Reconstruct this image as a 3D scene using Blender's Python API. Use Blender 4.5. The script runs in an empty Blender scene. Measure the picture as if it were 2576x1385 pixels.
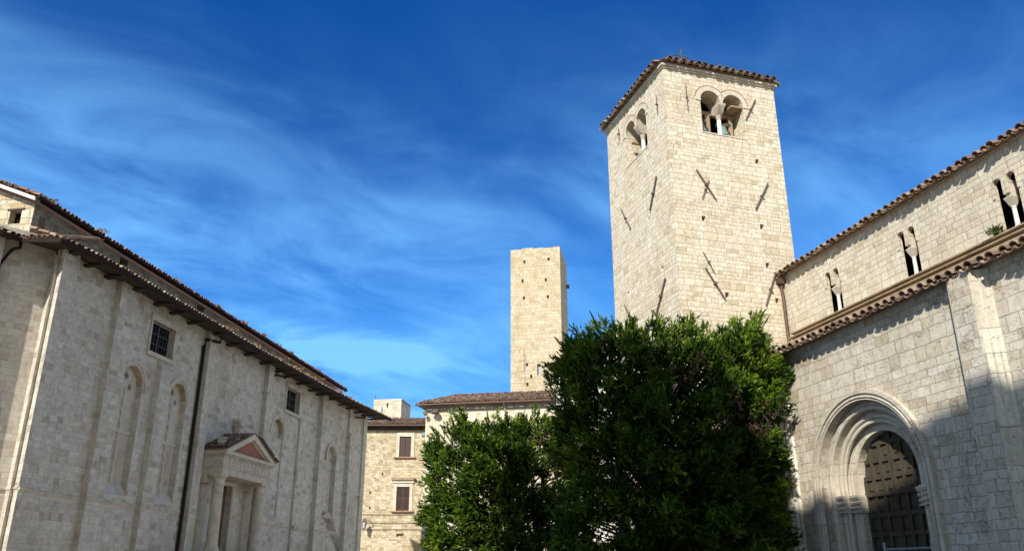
import bpy, math, random
import numpy as np
from math import sin, cos, pi, radians, sqrt, hypot, atan2
from mathutils import Vector
from mathutils.geometry import tessellate_polygon, delaunay_2d_cdt
random.seed(7); rng = np.random.default_rng(11)
SC = bpy.context.scene
COL = SC.collection

# ------------------------------------------------------------------ camera, sky, sun, exposure
cd = bpy.data.cameras.new('camera'); cam = bpy.data.objects.new('camera', cd); COL.objects.link(cam)
cam.location = (0, 0, 1.6); cam.rotation_euler = (radians(90 + 20.1), 0, 0)
cd.sensor_width = 36; cd.lens = 36 * 2060 / 2576; cd.clip_end = 6000; cd.clip_start = .1
SC.camera = cam
SUN_AZ, SUN_EL = 205.0, 35.0            # compass-like: 0 = straight ahead (+Y), clockwise
sd = Vector((sin(radians(SUN_AZ)) * cos(radians(SUN_EL)), cos(radians(SUN_AZ)) * cos(radians(SUN_EL)), sin(radians(SUN_EL))))
sl = bpy.data.lights.new('sun', 'SUN'); sl.energy = 5.0; sl.angle = radians(.55); sl.color = (1, .96, .90)
so = bpy.data.objects.new('sun', sl); COL.objects.link(so); so.location = (-20, -40, 60)
so.rotation_euler = (-sd).to_track_quat('-Z', 'Y').to_euler()
SC.view_settings.view_transform = 'Standard'; SC.view_settings.look = 'None'
SC.view_settings.exposure = .45; SC.view_settings.gamma = 1
SC.cycles.max_bounces = 6; SC.cycles.diffuse_bounces = 4

class NT:
    """small node-tree helper"""
    def __init__(s, tree): s.t = tree; s.t.nodes.clear()
    def n(s, typ, **kw):
        nd = s.t.nodes.new(typ)
        for k, v in kw.items(): setattr(nd, k, v)
        return nd
    def put(s, sock, v):
        if hasattr(v, 'is_output'): s.t.links.new(v, sock)
        elif isinstance(v, (tuple, list)) and len(v) == 3 and sock.type == 'RGBA': sock.default_value = (*v, 1)
        else: sock.default_value = v
    def m(s, op, a, b=0.0, c=None, clamp=False):
        nd = s.n('ShaderNodeMath', operation=op, use_clamp=clamp); s.put(nd.inputs[0], a); s.put(nd.inputs[1], b)
        if c is not None: s.put(nd.inputs[2], c)
        return nd.outputs[0]
    def vm(s, op, a, b=None):
        nd = s.n('ShaderNodeVectorMath', operation=op); s.put(nd.inputs[0], a)
        if b is not None: s.put(nd.inputs[1], b)
        return nd.outputs['Value'] if op in ('DOT_PRODUCT', 'LENGTH') else nd.outputs[0]
    def xyz(s, x=0., y=0., z=0.):
        nd = s.n('ShaderNodeCombineXYZ'); s.put(nd.inputs[0], x); s.put(nd.inputs[1], y); s.put(nd.inputs[2], z); return nd.outputs[0]
    def sep(s, v):
        nd = s.n('ShaderNodeSeparateXYZ'); s.put(nd.inputs[0], v); return nd.outputs
    def noise(s, vec, scale, detail=3., rough=.55, dist=0., dim='3D'):
        nd = s.n('ShaderNodeTexNoise', noise_dimensions=dim)
        if dim != '1D': s.put(nd.inputs['Vector'], vec)
        else: s.put(nd.inputs['W'], vec)
        s.put(nd.inputs['Scale'], scale); s.put(nd.inputs['Detail'], detail); s.put(nd.inputs['Roughness'], rough); s.put(nd.inputs['Distortion'], dist)
        return nd.outputs[0]
    def white(s, vec, dim='2D'):
        nd = s.n('ShaderNodeTexWhiteNoise', noise_dimensions=dim)
        s.put(nd.inputs['W' if dim == '1D' else 'Vector'], vec); return nd.outputs[0]
    def ramp(s, f, stops, interp='LINEAR'):
        nd = s.n('ShaderNodeValToRGB'); cr = nd.color_ramp; cr.interpolation = interp
        while len(cr.elements) > 1: cr.elements.remove(cr.elements[-1])
        for i, (p, c) in enumerate(stops):
            e = cr.elements[0] if i == 0 else cr.elements.new(p)
            e.position = p; e.color = (*c, 1) if len(c) == 3 else c
        s.put(nd.inputs[0], f); return nd.outputs[0]
    def mix(s, f, a, b, typ='MIX'):
        nd = s.n('ShaderNodeMix', data_type='RGBA', blend_type=typ)
        s.put(nd.inputs[0], f); s.put(nd.inputs[6], a); s.put(nd.inputs[7], b); return nd.outputs[2]
    def mr(s, v, a, b, c=0., d=1.):
        nd = s.n('ShaderNodeMapRange', interpolation_type='SMOOTHSTEP')
        for i, q in enumerate((v, a, b, c, d)): s.put(nd.inputs[i], q)
        return nd.outputs[0]

# world: clear Nishita sky with thin cirrus bands, plus added bright lobes out of view that fill the shaded walls
W = bpy.data.worlds.new('World'); SC.world = W; W.use_nodes = True
T = NT(W.node_tree)
sky = T.n('ShaderNodeTexSky', sky_type='NISHITA', sun_disc=False)
sky.sun_elevation = radians(SUN_EL); sky.sun_rotation = radians(SUN_AZ)
sky.air_density = 1.0; sky.dust_density = .25; sky.ozone_density = 4.0; sky.altitude = 300
hs = T.n('ShaderNodeHueSaturation'); T.put(hs.inputs['Color'], sky.outputs[0]); hs.inputs['Saturation'].default_value = 1.22; hs.inputs['Hue'].default_value = .5
skyb = T.mix(1., hs.outputs[0], (.03, .66, 1.30), 'MULTIPLY')
dirv = T.n('ShaderNodeTexCoord').outputs['Generated']
dx, dy, dz = T.sep(dirv)
skyb = T.mix(T.m('MULTIPLY', T.mr(dz, .30, .62), .9), skyb, (.0, .60, 2.95))
zz = T.m('ADD', T.m('MAXIMUM', dz, 0.), .12)
px_, py_ = T.m('DIVIDE', dx, zz), T.m('DIVIDE', dy, zz)
ca, sa = cos(radians(47)), sin(radians(47))
along = T.m('ADD', T.m('MULTIPLY', px_, ca), T.m('MULTIPLY', py_, sa))
across = T.m('SUBTRACT', T.m('MULTIPLY', py_, ca), T.m('MULTIPLY', px_, sa))
cv = T.xyz(T.m('MULTIPLY', along, .6), T.m('MULTIPLY', across, 1.1), 3.7)
big = T.noise(cv, .75, 3., .5, .4)
fine = T.noise(T.xyz(T.m('MULTIPLY', along, .95), T.m('MULTIPLY', across, 1.45), 1.3), 2.1, 8., .58, .55)
wisp = T.noise(T.xyz(T.m('ADD', T.m('MULTIPLY', along, 1.1), across), T.m('MULTIPLY', across, 1.6), 5.3), 2.6, 6., .58, .5)
cl = T.m('MULTIPLY', T.mr(big, .34, .62), T.m('ADD', T.m('MULTIPLY', T.mr(fine, .3, .75), .85), T.m('MULTIPLY', T.mr(wisp, .35, .75), .3)))
lowb = T.m('MULTIPLY', T.mr(dz, .68, .08), .6)
behind = T.m('MULTIPLY', .5, T.mr(T.vm('DOT_PRODUCT', dirv, (sd.x, sd.y, sd.z)), .05, .95))  # added unseen bright lobe round the sun, fill for shaded walls
side = T.mr(T.m('ADD', T.m('MULTIPLY', dx, .75), T.m('MULTIPLY', dy, -.65)), .2, .9)  # second added lobe, right rear, brightens the shaded left church
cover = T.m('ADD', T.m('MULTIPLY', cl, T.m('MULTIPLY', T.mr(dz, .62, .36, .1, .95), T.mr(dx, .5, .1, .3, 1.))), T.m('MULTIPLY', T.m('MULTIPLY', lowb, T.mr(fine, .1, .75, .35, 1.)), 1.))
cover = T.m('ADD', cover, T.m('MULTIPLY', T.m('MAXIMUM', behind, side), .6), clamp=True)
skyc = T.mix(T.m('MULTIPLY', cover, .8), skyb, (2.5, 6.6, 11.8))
warm_fill = T.m('MULTIPLY', T.m('MAXIMUM', behind, side), .6)  # both added lobes tinted warm white to offset blue shade
skyc = T.mix(warm_fill, skyc, (9.0, 8.6, 8.0))
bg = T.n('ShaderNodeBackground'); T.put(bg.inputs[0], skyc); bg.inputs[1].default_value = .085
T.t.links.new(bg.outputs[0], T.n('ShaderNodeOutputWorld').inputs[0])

# ------------------------------------------------------------------ materials
def newmat(name):
    m = bpy.data.materials.new(name); m.use_nodes = True; t = NT(m.node_tree)
    b = t.n('ShaderNodeBsdfPrincipled'); o = t.n('ShaderNodeOutputMaterial'); t.t.links.new(b.outputs[0], o.inputs[0])
    b.inputs['Roughness'].default_value = .9; b.inputs['Specular IOR Level'].default_value = .25
    return m, t, b
def bump(t, b, h, strength, dist):
    bp = t.n('ShaderNodeBump'); bp.inputs['Strength'].default_value = strength; bp.inputs['Distance'].default_value = dist
    t.put(bp.inputs['Height'], h); t.t.links.new(bp.outputs[0], b.inputs['Normal'])
def facecoords(t):
    tc = t.n('ShaderNodeTexCoord'); pos, nor = tc.outputs['Object'], tc.outputs['Normal']
    nx, ny, nz = t.sep(nor); x, y, z = t.sep(pos)
    L = t.m('MAXIMUM', t.m('SQRT', t.m('ADD', t.m('MULTIPLY', nx, nx), t.m('MULTIPLY', ny, ny))), .001)
    u = t.m('DIVIDE', t.m('SUBTRACT', t.m('MULTIPLY', y, nx), t.m('MULTIPLY', x, ny)), L)
    hor = t.m('GREATER_THAN', t.m('ABSOLUTE', nz), .75)
    u = t.m('ADD', t.m('MULTIPLY', u, t.m('SUBTRACT', 1., hor)), t.m('MULTIPLY', x, hor))
    v = t.m('ADD', t.m('MULTIPLY', z, t.m('SUBTRACT', 1., hor)), t.m('MULTIPLY', y, hor))
    return pos, u, v
def masonry(name, pal, h=.3, w=(.35, .75), jw=.012, joint=(.3, .27, .22), jdark=.55, stain=.35, staincol=(.2, .18, .15), pits=.5, rough_edge=.012, bumpd=.02, vwarp=.25, crust_shade=0., seed=0., streak=.4):
    wt = lambda c: (min(1, c[0] * 1.01), c[1] * .998, c[2] * .965)
    mean = [sum(c[k] for _, c in pal[1:]) / len(pal[1:]) for k in range(3)]
    pal = [(p, wt([mean[k] + (c[k] - mean[k]) * .8 for k in range(3)])) for p, c in pal]; joint = wt(joint); staincol = wt(staincol)
    m, t, b = newmat(name); pos, u, v = facecoords(t)
    u = t.m('ADD', u, 37.3 + seed)
    uv = t.xyz(u, v, seed)
    wob = t.m('MULTIPLY', t.m('SUBTRACT', t.noise(uv, 3.2, 3., .6), .5), rough_edge * 5)
    vw = t.m('ADD', t.m('ADD', v, wob), t.m('MULTIPLY', t.m('SUBTRACT', t.noise(t.m('ADD', v, seed * 3.1), .9, 1., .5, 0., '1D'), .5), vwarp * 2 * h / .3))
    rv = t.m('DIVIDE', vw, h); row = t.m('FLOOR', rv); fv = t.m('FRACT', rv)
    r1 = t.white(t.m('ADD', row, .5 + seed), '1D'); r2 = t.white(t.m('ADD', row, 57.8 + seed), '1D')
    ww = t.m('ADD', w[0], t.m('MULTIPLY', r1, w[1] - w[0]))
    uu = t.m('ADD', t.m('DIVIDE', t.m('ADD', u, wob), ww), t.m('MULTIPLY', r2, 17.))
    uu = t.m('ADD', uu, t.m('MULTIPLY', t.m('SUBTRACT', t.noise(t.xyz(uu, t.m('MULTIPLY', row, 7.7), 0.), .62, 1., .4, 0., '2D'), .5), 1.5))
    cell = t.m('FLOOR', uu); fu = t.m('FRACT', uu)
    rnd = t.white(t.xyz(cell, row, 0.)); rnd2 = t.white(t.xyz(t.m('ADD', cell, 31.7), t.m('ADD', row, 11.3), 0.))
    du = t.m('MULTIPLY', t.m('MINIMUM', fu, t.m('SUBTRACT', 1., fu)), ww)
    dv = t.m('MULTIPLY', t.m('MINIMUM', fv, t.m('SUBTRACT', 1., fv)), h)
    dd = t.m('ADD', t.m('MINIMUM', du, dv), t.m('MULTIPLY', t.m('SUBTRACT', t.noise(uv, 14., 3., .65), .5), rough_edge * 2.2))
    blk = t.mr(dd, jw * .35, jw * 1.7)                          # 0 in the joint, 1 on the stone
    col = t.ramp(rnd, pal)
    mott = t.noise(t.xyz(t.m('ADD', u, t.m('MULTIPLY', rnd, 40.)), t.m('ADD', v, t.m('MULTIPLY', rnd2, 40.)), rnd), 5., 5., .65)
    col = t.mix(.75, col, t.ramp(mott, [(.25, (.62, .58, .5)), (.5, (1, 1, 1)), (.75, (1.18, 1.17, 1.14))]), 'MULTIPLY')
    pit = t.noise(t.xyz(t.m('ADD', t.m('MULTIPLY', u, .42), t.m('MULTIPLY', rnd, 90.)), v, rnd2), 26., 4., .6)
    pitm = t.m('MULTIPLY', t.mr(pit, .60, .70), pits)
    col = t.mix(t.m('MULTIPLY', pitm, .75), col, (.10, .085, .065))
    st = t.noise(t.xyz(t.m('MULTIPLY', u, .9), t.m('MULTIPLY', v, .45), seed + 3.), .55, 5., .6, .5)
    col = t.mix(t.m('MULTIPLY', t.mr(st, .48, .72), stain), col, staincol)
    sk = t.noise(t.xyz(t.m('MULTIPLY', u, 2.6), t.m('MULTIPLY', v, .16), seed + 6.), 1.6, 5., .65, .2)
    col = t.mix(t.m('MULTIPLY', t.mr(sk, .56, .78), streak), col, tuple(c * .62 for c in staincol))
    if crust_shade:
        cr = t.noise(t.xyz(u, v, seed + 9.), 1.1, 7., .72, .2); cr2 = t.noise(t.xyz(t.m('MULTIPLY', u, .6), v, 2.), 19., 4., .7)
        col = t.mix(t.m('MULTIPLY', t.m('MULTIPLY', t.mr(cr, .5, .7), t.mr(cr2, .38, .6)), crust_shade), col, (.035, .034, .032))  # black crust blotches, on aisle and portal also used to deepen shade
    jm = t.m('SUBTRACT', 1., blk)
    col = t.mix(t.m('MULTIPLY', jm, jdark), col, joint)
    t.put(b.inputs['Base Color'], col)
    hh = t.m('ADD', t.m('MULTIPLY', blk, .55), t.m('MULTIPLY', rnd2, .35))
    hh = t.m('ADD', hh, t.m('MULTIPLY', t.noise(uv, 9., 5., .7), .5)); hh = t.m('SUBTRACT', hh, t.m('MULTIPLY', pitm, .6))
    bump(t, b, hh, .9, bumpd)
    return m
def plain(name, col, var=.25, scale=2.5, rough=.85, bumpd=.006, spec=.25, metal=0., streak=False, col2=None):
    m, t, b = newmat(name); pos = t.n('ShaderNodeTexCoord').outputs['Object']
    p2 = t.vm('MULTIPLY', pos, (1, 1, .35)) if streak else pos
    n1 = t.noise(p2, scale, 5., .62); n2 = t.noise(pos, scale * 9, 3., .6)
    lo = col2 or tuple(c * (1 - var * 1.6) for c in col); hi = tuple(min(1, c * (1 + var * .7)) for c in col)
    c = t.ramp(t.m('ADD', t.m('MULTIPLY', n1, .75), t.m('MULTIPLY', n2, .25)), [(.3, lo), (.52, col), (.75, hi)])
    t.put(b.inputs['Base Color'], c); b.inputs['Roughness'].default_value = rough; b.inputs['Specular IOR Level'].default_value = spec; b.inputs['Metallic'].default_value = metal
    if bumpd: bump(t, b, t.m('ADD', n1, t.m('MULTIPLY', n2, .6)), .8, bumpd)
    return m
def attrmat(name, stops, rough=.85, nscale=6., trans=0., lich=None, spec=.2):
    m, t, b = newmat(name); a = t.n('ShaderNodeAttribute', attribute_name='tone').outputs['Fac']
    pos = t.n('ShaderNodeTexCoord').outputs['Object']; nz = t.noise(pos, nscale, 4., .65)
    c = t.ramp(t.m('ADD', t.m('MULTIPLY', a, .8), t.m('MULTIPLY', nz, .2)), stops)
    if lich:
        l = t.noise(pos, 11., 5., .7); c = t.mix(t.m('MULTIPLY', t.mr(l, .5, .68), lich[0]), c, lich[1])
    t.put(b.inputs['Base Color'], c); b.inputs['Roughness'].default_value = rough; b.inputs['Specular IOR Level'].default_value = spec
    if lich: bump(t, b, nz, .6, .01)
    if trans:
        tr = t.n('ShaderNodeBsdfTranslucent'); t.put(tr.inputs[0], c); mx = t.n('ShaderNodeMixShader'); mx.inputs[0].default_value = trans
        t.t.links.new(b.outputs[0], mx.inputs[1]); t.t.links.new(tr.outputs[0], mx.inputs[2])
        out = [n for n in t.t.nodes if n.type == 'OUTPUT_MATERIAL'][0]; t.t.links.new(mx.outputs[0], out.inputs[0])
    return m
M = {}
M['tower'] = masonry('tower_travertine', [(0, (.45, .365, .235)), (.10, (.53, .45, .32)), (.25, (.585, .515, .385)), (.7, (.615, .55, .425)), (1, (.66, .60, .48))], .165, (.17, .42), .0075, (.38, .32, .24), .24, .6, (.45, .36, .235), .55, .014, .03, .35, seed=1.)
M['nave'] = masonry('nave_travertine', [(0, (.42, .345, .235)), (.12, (.50, .43, .315)), (.35, (.56, .50, .385)), (.8, (.59, .535, .42)), (1, (.63, .58, .465))], .185, (.2, .46), .010, (.36, .31, .24), .3, .4, (.38, .335, .26), .5, .012, .022, .2, seed=2.)
M['aisle'] = masonry('aisle_travertine', [(0, (.395, .325, .23)), (.12, (.45, .39, .295)), (.35, (.495, .445, .355)), (.8, (.52, .47, .38)), (1, (.565, .52, .44))], .215, (.22, .48), .006, (.18, .15, .115), .5, .45, (.27, .235, .175), .8, .012, .018, .25, crust_shade=.6, seed=3.)  # crust partly real, raised to darken the shaded lower wall
M['left'] = masonry('grey_travertine', [(0, (.325, .27, .205)), (.10, (.415, .365, .295)), (.4, (.49, .45, .38)), (.8, (.52, .48, .41)), (1, (.58, .54, .47))], .22, (.22, .55), .006, (.33, .29, .235), .28, .4, (.27, .22, .165), .45, .01, .012, .2, crust_shade=.25, seed=4.)
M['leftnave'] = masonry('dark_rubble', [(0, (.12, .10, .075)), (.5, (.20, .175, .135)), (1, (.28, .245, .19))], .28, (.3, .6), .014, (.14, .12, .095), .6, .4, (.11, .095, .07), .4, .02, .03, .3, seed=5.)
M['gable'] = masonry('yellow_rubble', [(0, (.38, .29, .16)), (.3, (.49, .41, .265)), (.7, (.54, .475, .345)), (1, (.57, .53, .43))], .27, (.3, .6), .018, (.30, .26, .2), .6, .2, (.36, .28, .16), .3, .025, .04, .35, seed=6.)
M['house1'] = masonry('house_rubble', [(0, (.28, .21, .115)), (.2, (.40, .32, .20)), (.55, (.50, .42, .285)), (1, (.60, .53, .39))], .2, (.2, .5), .012, (.33, .26, .165), .55, .5, (.33, .25, .15), .3, .02, .03, .35, seed=7.)
M['house2'] = masonry('pale_house_stone', [(0, (.42, .34, .215)), (.3, (.54, .455, .32)), (.7, (.61, .54, .41)), (1, (.66, .60, .48))], .24, (.3, .62), .009, (.42, .35, .25), .45, .3, (.46, .37, .24), .35, .012, .012, .25, seed=8.)
M['backtower'] = masonry('ochre_travertine', [(0, (.37, .285, .165)), (.15, (.44, .36, .23)), (.6, (.485, .41, .285)), (1, (.54, .475, .36))], .38, (.4, .95), .018, (.28, .21, .12), .6, .35, (.37, .265, .13), .4, .02, .03, .3, seed=9.)
M['fartower'] = masonry('cream_travertine', [(0, (.40, .34, .24)), (.5, (.52, .46, .36)), (1, (.60, .55, .45))], .45, (.5, 1.1), .03, (.30, .26, .19), .6, .2, (.40, .34, .25), .4, .02, .03, .3, seed=10.)
M['trim'] = plain('carved_travertine', (.54, .475, .365), .2, 3.2)
M['trimg'] = plain('grey_carved_stone', (.49, .425, .33), .25, 2.6)
M['jamb'] = masonry('portal_travertine', [(0, (.45, .39, .30)), (.5, (.515, .455, .36)), (1, (.57, .515, .42))], .47, (3., 4.), .006, (.2, .17, .13), .35, .5, (.24, .205, .155), .6, .012, .02, .35, crust_shade=.55, seed=15.)  # crust blotches also imitate the deep shade inside the arch
M['white'] = plain('white_marble', (.665, .615, .53), .15, 4.)
M['pilaster'] = masonry('pilaster_blocks', [(0, (.50, .44, .34)), (.4, (.57, .52, .42)), (1, (.63, .59, .50))], .62, (3., 4.), .008, (.2, .17, .13), .6, .3, (.30, .27, .21), .7, .012, .02, .35, crust_shade=.45, seed=14.)
M['niche'] = plain('smooth_niche_stone', (.49, .43, .35), .2, 1.6)
M['ochre'] = plain('ochre_plaster', (.41, .315, .195), .3, 2.)
M['brick'] = plain('red_brick', (.36, .20, .115), .4, 8.)
M['rafterbrick'] = plain('dark_brick', (.13, .08, .05), .4, 8.)
M['pink'] = plain('pink_plaster', (.30, .13, .095), .18, 3.)
M['plaster'] = plain('pale_plaster', (.60, .55, .46), .14, 1.5)
M['greyplaster'] = plain('grey_eave_plaster', (.28, .245, .19), .3, 2.)
M['wood'] = plain('weathered_oak', (.066, .052, .033), .35, 5., .75, .005, streak=True)
M['doorwood'] = plain('brown_door_wood', (.13, .058, .027), .35, 5., .65, .004, streak=True)
M['cornice'] = plain('dark_brown_cornice', (.33, .245, .155), .3, 3.)  # darker and browner than the other carved stone
M['beam'] = plain('bleached_timber', (.30, .22, .135), .35, 6., streak=True)
M['rafter'] = plain('dark_rafter', (.045, .032, .022), .3, 4.)
M['shutter'] = plain('maroon_shutter_paint', (.07, .042, .033), .18, 5., .55, .002)
M['gutter'] = plain('brown_copper', (.115, .062, .042), .3, 4., .55, .002, .4, .3)
M['gutterdark'] = plain('dark_copper', (.022, .013, .010), .35, 3., .8, .002, .15, .0)
M['iron'] = plain('rusty_iron', (.115, .082, .066), .35, 14., .7, .003)
M['bars'] = plain('grey_window_bars', (.10, .098, .092), .2, 6., .8)
M['steel'] = plain('painted_steel', (.22, .24, .26), .15, 6., .45, .001, .5, .4)
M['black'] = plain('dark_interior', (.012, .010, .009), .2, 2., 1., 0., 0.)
M['bronze'] = plain('green_bronze', (.18, .26, .21), .4, 5., .6, .002, .4, .3)
M['glass'] = plain('dusty_glass', (.012, .012, .013), .3, 3., .95, 0., .05)
M['lampglass'] = plain('lamp_glass', (.45, .46, .45), .1, 3., .2, 0., .5)
M['tile'] = attrmat('old_roof_tiles', [(0, (.075, .048, .033)), (.3, (.17, .105, .07)), (.6, (.265, .18, .12)), (.85, (.36, .27, .19)), (1, (.45, .37, .28))], lich=(.6, (.17, .16, .125)))
M['tilered'] = attrmat('red_roof_tiles', [(0, (.07, .03, .02)), (.4, (.17, .075, .048)), (.8, (.27, .14, .09)), (1, (.36, .22, .15))], lich=(.35, (.17, .14, .10)))
M['leaf'] = attrmat('cypress_foliage', [(0, (.002, .006, .001)), (.3, (.012, .030, .002)), (.6, (.056, .108, .006)), (1, (.18, .255, .017))], .6, 1.2, .03, spec=.15)
M['dead'] = attrmat('dead_foliage', [(0, (.03, .02, .013)), (.6, (.07, .048, .031)), (1, (.15, .075, .025))], .9, 3.)
M['bark'] = plain('cypress_bark', (.10, .07, .05), .4, 7., .9, .02, streak=True)
M['weed'] = attrmat('dry_weeds', [(0, (.12, .075, .04)), (.6, (.26, .16, .085)), (1, (.36, .26, .15))], .9, 4.)
M['weedgreen'] = attrmat('green_weeds', [(0, (.02, .035, .01)), (1, (.07, .10, .025))], .9, 4.)
M['ground'] = masonry('paving_stone', [(0, (.30, .27, .22)), (.5, (.40, .365, .30)), (1, (.48, .44, .37))], .45, (.5, .9), .01, (.14, .12, .1), .6, .3, (.2, .18, .15), .3, .01, .01, .1, seed=12.)

# ------------------------------------------------------------------ mesh helpers
def obj(name, verts, faces, mat, parent=None, tone=None, smooth=False):
    me = bpy.data.meshes.new(name); me.from_pydata([tuple(map(float, v)) for v in verts], [], [tuple(map(int, f)) for f in faces])
    me.materials.append(mat)
    if tone is not None:
        at = me.attributes.new('tone', 'FLOAT', 'FACE'); at.data.foreach_set('value', np.asarray(tone, dtype=np.float32))
    if smooth: me.polygons.foreach_set('use_smooth', [True] * len(me.polygons))
    me.update(); o = bpy.data.objects.new(name, me); COL.objects.link(o)
    if parent: o.parent = parent
    return o
def tag(o, label, cat, group=None, kind=None):
    if label: o['label'] = label
    if cat: o['category'] = cat
    if group: o['group'] = group
    if kind: o['kind'] = kind
    return o
def empty(name, loc, rz=0., label=None, cat=None, group=None):
    o = bpy.data.objects.new(name, None); COL.objects.link(o); o.location = loc; o.rotation_euler = (0, 0, rz); o.empty_display_size = .3
    return tag(o, label, cat, group)
def copy_tree(o, parent=None):
    c = o.copy(); COL.objects.link(c)
    if parent: c.parent = parent
    for ch in list(o.children): copy_tree(ch, c)
    return c

def fill(loops):
    """triangles of a polygon with holes; indices run through all loops in order"""
    vs = []; es = []
    for lp in loops:
        b = len(vs); vs += [Vector((p[0], p[1])) for p in lp]; es += [(b + k, b + (k + 1) % len(lp)) for k in range(len(lp))]
    _, _, fs, ov, _, _ = delaunay_2d_cdt(vs, es, [], 1, 1e-7)
    first = [o[0] if o else 0 for o in ov]
    def inside(p, lp):
        r = False
        for (x1, y1), (x2, y2) in zip(lp, lp[1:] + lp[:1]):
            if (y1 > p[1]) != (y2 > p[1]) and p[0] < (x2 - x1) * (p[1] - y1) / (y2 - y1) + x1: r = not r
        return r
    out = []
    for f in fs:
        c = (sum(vs[first[k]].x for k in f) / len(f), sum(vs[first[k]].y for k in f) / len(f))
        if inside(c, list(loops[0])) and not any(inside(c, list(h)) for h in loops[1:]): out.append([first[k] for k in f])
    return out
class MB:
    """collects shapes in (s along the wall, o outward, z up) coordinates into one mesh"""
    def __init__(s, g=1, k=1.): s.V = []; s.F = []; s.T = []; s.g = g; s.k = k
    def v(s, p): s.V.append((s.g * s.k * p[0], s.k * p[1], s.k * p[2])); return len(s.V) - 1
    def f(s, ids, tone=None): s.F.append(tuple(ids)); s.T.append(.5 if tone is None else tone)
    def box(s, a, b, tone=None):
        (x0, y0, z0), (x1, y1, z1) = a, b
        i = [s.v(p) for p in ((x0, y0, z0), (x1, y0, z0), (x1, y1, z0), (x0, y1, z0), (x0, y0, z1), (x1, y0, z1), (x1, y1, z1), (x0, y1, z1))]
        for q in ((0, 3, 2, 1), (4, 5, 6, 7), (0, 1, 5, 4), (1, 2, 6, 5), (2, 3, 7, 6), (3, 0, 4, 7)): s.f([i[k] for k in q], tone)
        return s
    def ngon_prism(s, poly, off, tone=None):
        """poly: list of 3D points; off: extrusion vector"""
        a = [s.v(p) for p in poly]; b = [s.v([p[k] + off[k] for k in range(3)]) for p in poly]; n = len(poly)
        tr = tessellate_polygon([[Vector(p) for p in poly]])
        for t in tr: s.f([a[k] for k in t], tone); s.f([b[k] for k in reversed(t)], tone)
        for k in range(n): s.f((a[k], a[(k + 1) % n], b[(k + 1) % n], b[k]), tone)
        return s
    def tube(s, pts, r, n=8, caps=True, tone=None, rr=None):
        pts = [Vector(p) for p in pts]; rings = []
        for i, p in enumerate(pts):
            d = (pts[min(i + 1, len(pts) - 1)] - pts[max(i - 1, 0)]).normalized()
            a = d.cross(Vector((0, 0, 1)) if abs(d.z) < .9 else Vector((1, 0, 0))).normalized(); b = d.cross(a)
            q = rr[i] if rr else r
            rings.append([s.v(p + a * (q * cos(2 * pi * k / n)) + b * (q * sin(2 * pi * k / n))) for k in range(n)])
        for i in range(len(rings) - 1):
            for k in range(n): s.f((rings[i][k], rings[i][(k + 1) % n], rings[i + 1][(k + 1) % n], rings[i + 1][k]), tone)
        if caps: s.f(rings[0], tone); s.f(rings[-1], tone)
        return s
    def lathe(s, c, prof, n=16, tone=None, flute=0):
        rings = []
        for r, z in prof:
            rings.append([s.v((c[0] + r * (1 - (.07 if flute and k % 2 else 0)) * cos(2 * pi * k / n), c[1] + r * (1 - (.07 if flute and k % 2 else 0)) * sin(2 * pi * k / n), c[2] + z)) for k in range(n)])
        for i in range(len(rings) - 1):
            for k in range(n): s.f((rings[i][k], rings[i][(k + 1) % n], rings[i + 1][(k + 1) % n], rings[i + 1][k]), tone)
        s.f(rings[0], tone); s.f(rings[-1], tone); return s
    def arch(s, c, z0, zs, ri, ro, y0, y1, n=24, a0=0., a1=pi):
        """arched band: semicircle between radii ri and ro round (c, zs), legs down to z0, from depth y0 to y1"""
        pts = []
        if z0 < zs and a0 == 0: pts.append((ri, 0, z0, ro, z0))
        for k in range(n + 1):
            a = a0 + (a1 - a0) * k / n; pts.append((ri * cos(a), 0, zs + ri * sin(a), ro * cos(a), zs + ro * sin(a)))
        if z0 < zs and a1 == pi: pts.append((-ri, 0, z0, -ro, z0))
        L = []
        for a, _, za, b, zb in pts:
            L.append([s.v((c + a, y1, za)), s.v((c + b, y1, zb)), s.v((c + b, y0, zb)), s.v((c + a, y0, za))])
        for i in range(len(L) - 1):
            for k in range(4): s.f((L[i][k], L[i][(k + 1) % 4], L[i + 1][(k + 1) % 4], L[i + 1][k]))
        s.f(L[0]); s.f(L[-1]); return s
    def panel(s, A, B, z0, z1, holes=(), depth=.4, cap=False, top=None):
        """vertical wall face from plan point A to B (outside on the left of A->B) with holes given as (u, z) polygons"""
        A, B = Vector(A), Vector(B); L = (B - A).length; d = (B - A) / L; n = Vector((-d.y, d.x)) * s.g      # mirrored frames keep the outside on the same side
        outer = [(0, z0), (L, z0)] + (top or [(L, z1), (0, z1)])
        loops = [outer] + [list(h) for h in holes]
        ids = []
        for lp in loops: ids += [s.v((A.x + d.x * u, A.y + d.y * u, z)) for u, z in lp]
        for t in fill(loops): s.f([ids[k] for k in t])
        base = len(outer)
        for h in holes:
            m = len(h); fr = ids[base:base + m]; base += m
            bk = [s.v((A.x + d.x * u - n.x * depth, A.y + d.y * u - n.y * depth, z)) for u, z in h]
            for k in range(m): s.f((fr[k], fr[(k + 1) % m], bk[(k + 1) % m], bk[k]))
            if cap: s.f(bk)
        return s
    def make(s, name, mat, parent=None, smooth=False, tone=False):
        return obj(name, s.V, s.F, mat, parent, s.T if tone else None, smooth)

def archpoly(c, hw, z0, zs, n=12, R=None):
    R = R or hw
    return [(c - hw, z0), (c + hw, z0)] + [(c + R * cos(pi * k / n), zs + R * sin(pi * k / n)) for k in range(n + 1)]
def rect(u0, u1, z0, z1): return [(u0, z0), (u1, z0), (u1, z1), (u0, z1)]

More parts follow.
